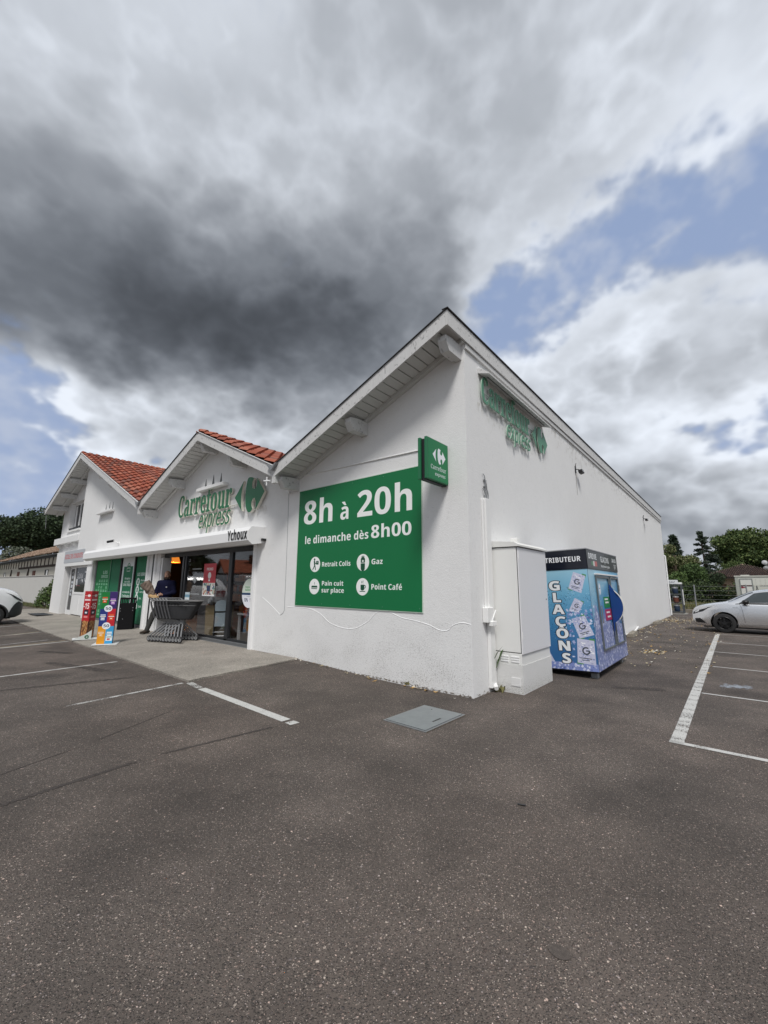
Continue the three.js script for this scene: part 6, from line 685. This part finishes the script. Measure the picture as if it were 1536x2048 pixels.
// far right: kerb, wire fence, bottle cage, hedge, hut, house, trees
{
  const ks = new THREE.Group(); ks.name = 'kerb'; ks.userData.kind = 'structure'; scene.add(ks); for (let x = -7; x < 13; x += 1.02) part('kerb_stone', muv(rbx(x, -.02, -27.35, x + 1.0, .22 + .01 * Math.sin(x * 9), -27.1, .015), 2), mat([.8, .78, .72], .95, { map: concreteTex }), ks);
  const f = thing('wire_fence', 'thin wire fence on grey posts behind the car park', 'fence'); for (let x = -6.6; x < 13; x += 2.5) part('post', rod([x, 0, -27.7], [x, 1.75, -27.7], .035), M.grey, f); for (let k = 0; k < 6; k++) part('wire', rod([-6.6, .3 + k * .27, -27.7], [13, .3 + k * .27, -27.7], .005, .005, 4), M.grey, f);
  const h = thing('hedge', 'dark clipped hedge in front of the tiled house', 'hedge'); const hc = []; const r = rng(8); for (let i = 0; i < 90; i++) hc.push([-9 + r() * 12.2, .3 + r() * 1.5, -39.5 + (r() - .5) * 1.2, .4 + r() * .2, .9]); part('foliage', leafCloud(hc, 20000, .15, [[.035, .058, .018], [.05, .08, .02], [.022, .04, .014], [.08, .11, .035]], 7), leafM, h); part('stems', Array.from({ length: 14 }, (_, i) => rod([-8.8 + i * .9, 0, -39.5], [-8.7 + i * .9, 1.4, -39.5], .04)), bark, h);
  // gas bottle cage
  const c = thing('bottle_cage', 'grey metal gas bottle cage with white header beyond the wall end', 'cage', [-.02, 0, -24.9]), gm = mat([.10, .11, .12], .5, { metalness: .4 }); const x0 = -.95, x1 = .46, D = .7; for (const x of [x0, x1]) for (const z of [0, -D]) part('post', bx(x - .03, .06, z - .03, x + .03, 1.72, z + .03), gm, c); for (const y of [.12, .62, 1.15, 1.68]) part('shelf', bx(x0, y, -D, x1, y + .04, 0), gm, c); for (let i = 1; i < 3; i++) part('door_bar', bx(x0 + i * .47 - .01, .1, .0, x0 + i * .47 + .01, 1.7, .02), gm, c); for (let i = 0; i < 4; i++) part('mesh_bar', bx(x0, .35 + i * .36, .002, x1, .362 + i * .36, .014), gm, c);
  part('header', rbx(x0 - .03, 1.74, -D, x1 + .03, 1.85, .03, .02), M.white, c); part('header_sign', bx(x0 + .3, 1.85, -.02, x1 - .12, 2.0, .02), M.white, c); part('header_print', quad([x0 + .32, 1.76, .0325], [x1 - .12, 1.76, .0325], [x1 - .12, 1.99, .0325], [x0 + .32, 1.99, .0325]), mat([1, 1, 1], .6, { map: canvasTex(256, 64, (x, w, hh) => { x.fillStyle = '#e2e5e8'; x.fillRect(0, 0, w, hh); x.fillStyle = '#3a4450'; fit(x, 'gaz', 120, 215, 48, 34, 'italic'); }) }), c); part('side_sign', bx(x1 + .032, .55, -.6, x1 + .045, 1.45, -.15), M.white, c);
  const bottle = new THREE.Group(); bottle.name = numbered('gas_bottle'); scene.add(bottle); part('body', new THREE.LatheGeometry([[.0, 0], [.11, 0], [.145, .03], [.15, .2], [.15, .30], [.13, .36], [.08, .39], [.03, .4], [0, .4]].map(([a, b]) => new THREE.Vector2(a, b)), 18), mat([.02, .04, .08], .4), bottle); part('collar', new THREE.LatheGeometry([[.12, .31], [.155, .31], [.155, .37], [.11, .42], [.09, .42]].map(([a, b]) => new THREE.Vector2(a, b)), 18), M.white, bottle); tag(bottle, 'blue gas bottle, bottom shelf left in the cage', 'gas bottle', 'gas bottles in the cage'); bottle.position.set(-.30, .163, -25.12);
  [['blue gas bottle, bottom shelf right in the cage', .12, .163], ['blue gas bottle, top shelf left in the cage', -.30, 1.193], ['blue gas bottle, top shelf right in the cage', .12, 1.193]].forEach(([l, x, y]) => copyOf(bottle, [x, y, -25.12], 0, l)); const bb = copyOf(bottle, [-.30, .663, -25.12], 0, 'rust brown gas bottle, middle shelf left in the cage'); bb.children[0].material = mat([.16, .05, .03], .5); const b2 = copyOf(bb, [.12, .663, -25.12], 0, 'rust brown gas bottle, middle shelf right in the cage'); part('slab', bx(-1.1, 0, -25.75 + 24.9, .6, .06, .12), mat([.3, .29, .27], .9), c);
  // white site hut
  const u = thing('site_hut', 'white metal site hut with framed door behind the silver car', 'hut', [2.95, 0, -35.3]); const um = mat([.66, .66, .60], .6); part('body', bx(.12, .1, -2.4, 7, 2.4, 0), um, u); part('corner_post', rbx(0, .05, -.2, .2, 2.42, .02, .02), mat([.40, .42, .38], .6), u); part('end_wall', bx(-.01, .1, -2.4, .12, 2.4, -.2), mat([.32, .34, .31], .7), u); part('roof_rim', bx(-.03, 2.4, -2.45, 7.05, 2.47, .05), um, u); part('lifting_lug', [bx(.35, 2.47, -.2, .85, 2.53, .04), bx(1.9, 2.47, -.2, 2.4, 2.53, .04)], um, u);
  const d = part('door', bx(.3, .15, .004, .92, 2.2, .03), mat([.70, .70, .66], .6), u); part('door_frame', [bx(.24, .15, .03, .30, 2.26, .045), bx(.92, .15, .03, .98, 2.26, .045), bx(.30, 2.2, .03, .92, 2.26, .045)], mat([.25, .27, .26], .6), d); part('stripe', bx(.3, 1.70, .031, .92, 1.78, .036), mat([.06, .02, .025], .6), d); part('mark', [bx(.3, 1.55, .031, .42, 1.68, .036), bx(.42, 1.57, .031, .58, 1.64, .036)], mat([.25, .03, .05], .6), d); part('stripe', bx(2.3, 1.70, .004, 6.9, 1.78, .012), mat([.05, .02, .03], .6), u);
  for (let i = 0; i < 22; i++) part('wall_rib', bx(1.15 + i * .26, .15, .003, 1.19 + i * .26, 2.3, .014), um, u); part('print', quad([1.0, 1.2, .0165], [2.3, 1.2, .0165], [2.3, 1.82, .0165], [1.0, 1.82, .0165]), mat([1, 1, 1], .6, { map: canvasTex(512, 244, (x, w, hh) => { x.fillStyle = '#c9c9bf'; x.fillRect(0, 0, w, hh); x.fillStyle = '#2e3033'; fit(x, 'A', 30, 100, 230, 200); x.fillStyle = '#55575a'; fit(x, 'LOCATION', 130, 360, 48, 34); x.fillStyle = '#8a3a4a'; fit(x, 'DE', 400, 460, 48, 34); }) }), u);
  // tiled house with satellite dishes on the gable behind
  const ho = thing('tiled_house', 'low pink house with brown hipped tile roof beyond the hedge', 'house', [4, 0, -80]), pk = mat([.42, .30, .24], .9); part('wall', bx(-4.4, 0, -5, 5, 3.2, 4), pk, ho); part('window', bx(1.2, 1.2, 4.004, 2.4, 2.4, 4.03), M.dark, ho); part('timber_post', bx(-.1, 0, 4.004, .2, 3.2, 4.06), M.rust, ho); part('door', bx(-3, 0, 4.004, -2, 2.2, 4.03), M.rust, ho);
  { const e = 3.1, rg = 5.15, P = [[-5.4, e, 5], [6.0, e, 5], [6.0, e, -6], [-5.4, e, -6], [-.1, rg, -.5], [.6, rg, -.5]]; const roof = part('roof', [quad(P[0], P[1], P[5], P[4]), quad(P[1], P[2], P[5], P[5]), quad(P[2], P[3], P[4], P[5]), quad(P[3], P[0], P[4], P[4]), bx(-5.4, e - .12, -6, 6, e - .01, 5)], mat([.04, .026, .022], .9), ho); const r2 = rng(5), lists = [[], [], []]; const A = V3(...P[0]), B = V3(...P[1]), C = V3(...P[4]), Dd = V3(...P[5]); for (let v = 0; v < 1; v += .062) { const l = A.clone().lerp(C, v), q = B.clone().lerp(Dd, v), nn = Math.max(1, Math.floor(l.distanceTo(q) / .26)); for (let i = 0; i < nn; i++) { const p = l.clone().lerp(q, (i + .5) / nn), up = C.clone().sub(A); up.x = 0; up.normalize(); const e2 = p.clone().addScaledVector(up, .42); lists[r2() * 3 | 0].push(orient(new THREE.CylinderGeometry(.085, .12, .42, 5, 1, true, -Math.PI / 2, Math.PI), [p.x, p.y + .06, p.z], [e2.x, e2.y + .04, e2.z])); } } lists.forEach((l, i) => { const m = part('roof_tiles', l, mat([[.085, .048, .038], [.055, .034, .03], [.12, .08, .065]][i], .9), roof); m.userData.kind = 'stuff'; }); part('finial', new THREE.SphereGeometry(.12, 10, 8).translate(.2, rg + .12, -.5), mat([.35, .25, .18], .8), roof); }
  const gb = thing('grey_house', 'plain grey gable behind the tiled house at the picture edge', 'house', [8.6, 0, -92]); part('wall', extr(shapeOf([[-1.2, 0], [8, 0], [8, 6.2], [3.4, 8.0], [-1.2, 6.0]]), .4, 0), mat([.16, .17, .16], .9), gb); part('roof', extr(shapeOf([[-1.5, 5.95], [3.4, 8.15], [8.3, 6.0], [8.3, 6.2], [3.4, 8.4], [-1.5, 6.2]]), 1.0, -.4), M.rust, gb);
  const dish = (x, y, tilt, label) => { const s = thing('satellite_dish', label, 'dish', [x, y, -88]); part('reflector', new THREE.SphereGeometry(.66, 20, 8, 0, 6.283, 0, .6).translate(0, -.6, 0).rotateX(Math.PI / 2 + tilt).scale(1, 1, 1), mat([.45, .45, .46], .6, { side: THREE.DoubleSide }), s); part('feed_arm', rod([0, -.45, .1], [0, -.1, .75], .025), M.grey, s); part('mast', rod([0, -.3, -.3], [0, -y, -.3], .05), M.grey, s); }; dish(7.15, 5.9, -.25, 'upper round satellite dish right of the tiled roof'); dish(7.2, 4.9, .35, 'lower satellite dish seen edge on right of the tiled roof');
}
{ // trees at the right
  tree('conifer', 'dense dark conifer just right of the wall end', [-5.3, -92], 11.3, Array.from({ length: 26 }, (_, i) => { const y = 5 + i * .26, w = 1.9 * (1 - i / 30), a = i * 2.4; return [Math.cos(a) * w * .5, y, Math.sin(a) * w * .5, .35 + w * .35, .5]; }), 9000, .3, [[.022, .04, .02], [.03, .05, .026], [.015, .028, .014]], 21, .25);
  tree('flowering_tree', 'round tree with cream blossom beside the wall end', [-2.2, -54], 5.8, clumpsOf(26, 0, 4.3, 0, 1.7, 2.0, 1.7, .45, .8, 3), 15000, .15, [[.09, .12, .035], [.06, .09, .025], [.34, .31, .19], [.13, .15, .05]], 31, .15);
  { const t = thing('cedar', 'sparse conifer with bare trunk and drooping branches against the sky', 'tree', [-.7, 0, -86]), r = rng(6), cl = [], br = [tube([[0, 0, 0], [.05, 5, 0], [-.05, 9, 0], [0, 11.2, 0]], .13, 12, 6)]; for (let i = 0; i < 30; i++) { const y = 4.0 + i * .245, L = (1.9 - Math.abs(i - 9) * .075) * (.65 + .5 * r()), a = r() * 6.283; if (L < .1) continue; const e = [Math.cos(a) * L, y - .18 * L + (i > 20 ? .3 : 0), Math.sin(a) * L]; br.push(tube([[0, y, 0], [e[0] * .5, y + .1, e[2] * .5], e], .03, 6, 4)); for (let k = 1; k <= 4; k++) cl.push([e[0] * k / 4, mix(y, e[1], k / 4), e[2] * k / 4, .24 + .06 * k * (1 - i / 34), .32]); } part('crown', leafCloud(cl, 7500, .24, [[.035, .055, .035], [.05, .07, .045], [.025, .04, .024]], 5), leafM, t); part('trunk', br, bark, t); }
  tree('oak_tree', 'large bright green broadleaf tree above the tiled house', [6.2, -97], 12, clumpsOf(80, 0, 8.4, 0, 5.6, 4.0, 5, 1.0, 1.7, 8, .6), 42000, .34, oakG, 41, .4);
  tree('oak_tree', 'broadleaf tree at the right picture edge beyond the hut', [15, -100], 12, clumpsOf(50, 0, 7.6, 0, 5.5, 3.6, 5, 1.1, 1.7, 18, .6), 20000, .36, oakG, 43, .4);
  const sh = (x, z, y, rx, ry, n, cols, seed, label) => { const t = thing('shrub', label, 'shrub', [x, 0, z]); part('foliage', leafCloud(clumpsOf(14, 0, y, 0, rx, ry, rx * .7, .35 * ry, .6 * ry, seed), n, .17, cols, seed), leafM, t); part('stems', [rod([0, 0, 0], [.1, y, 0], .05), rod([0, 0, 0], [-.3, y * .9, .1], .04)], bark, t); };
  sh(-.75, -52, 2.4, 1.1, 1.6, 8000, [[.05, .09, .02], [.035, .065, .016], [.07, .12, .03]], 51, 'deep green shrub right of the blossom tree'); sh(-2.6, -45, 1.9, 1.7, 1.4, 7000, midG, 52, 'mid green shrub behind the bottle cage'); sh(-2.6, -62, 2.4, 2.0, 1.5, 7000, midG, 53, 'bright shrub left of the tiled roof'); sh(-.6, -70, 3.2, 2.6, 1.6, 7000, darkG, 54, 'dark shrub under the sparse conifer'); sh(3.4, -88, 3.8, 3.4, 2.0, 8000, oakG, 55, 'broad shrub in front of the large green tree');
}
// across the car park, behind the viewer: what the shop glass mirrors
{
  const h = thing('red_roof_house', 'house with red tiled gable roof mirrored in the shop window', 'house', [-53, 0, 30], .35); part('wall', extr(shapeOf([[-5, 0], [5, 0], [5, 2.9], [0, 5.0], [-5, 2.9]]), 9, -4.5), M.plaster, h); const rf = part('roof', [extr(shapeOf([[-5.6, 2.65], [0, 5.02], [0, 5.2], [-5.7, 2.8]]), 10, -5), extr(shapeOf([[0, 5.02], [5.6, 2.65], [5.7, 2.8], [0, 5.2]]), 10, -5)], mat([.34, .10, .05], .85), h); part('chimney', bx(1, 4.2, -1, 1.7, 5.9, -.3), M.rust, rf); for (const x of [-3.5, 1.6]) part('window', bx(x, 1, -4.55, x + 1.8, 2.2, -4.503), M.dark, h);
  [['tall tree left of the mirrored house', -82, 34, 10], ['broad tree behind the mirrored house', -66, 44, 12], ['round tree right of the mirrored house', -44, 33, 9], ['street tree opposite the shop door', -30, 30, 9], ['street tree opposite the shop corner', -16, 34, 10]].forEach(([l, x, z, H], i) => tree('street_tree', l, [x, z], H, clumpsOf(22, 0, H * .66, 0, H * .32, H * .3, H * .32, H * .09, H * .15, 60 + i), 5000, .42, i % 2 ? midG : darkG, 70 + i, .25, 'trees across the car park'));
}

renderer.render(scene, camera);
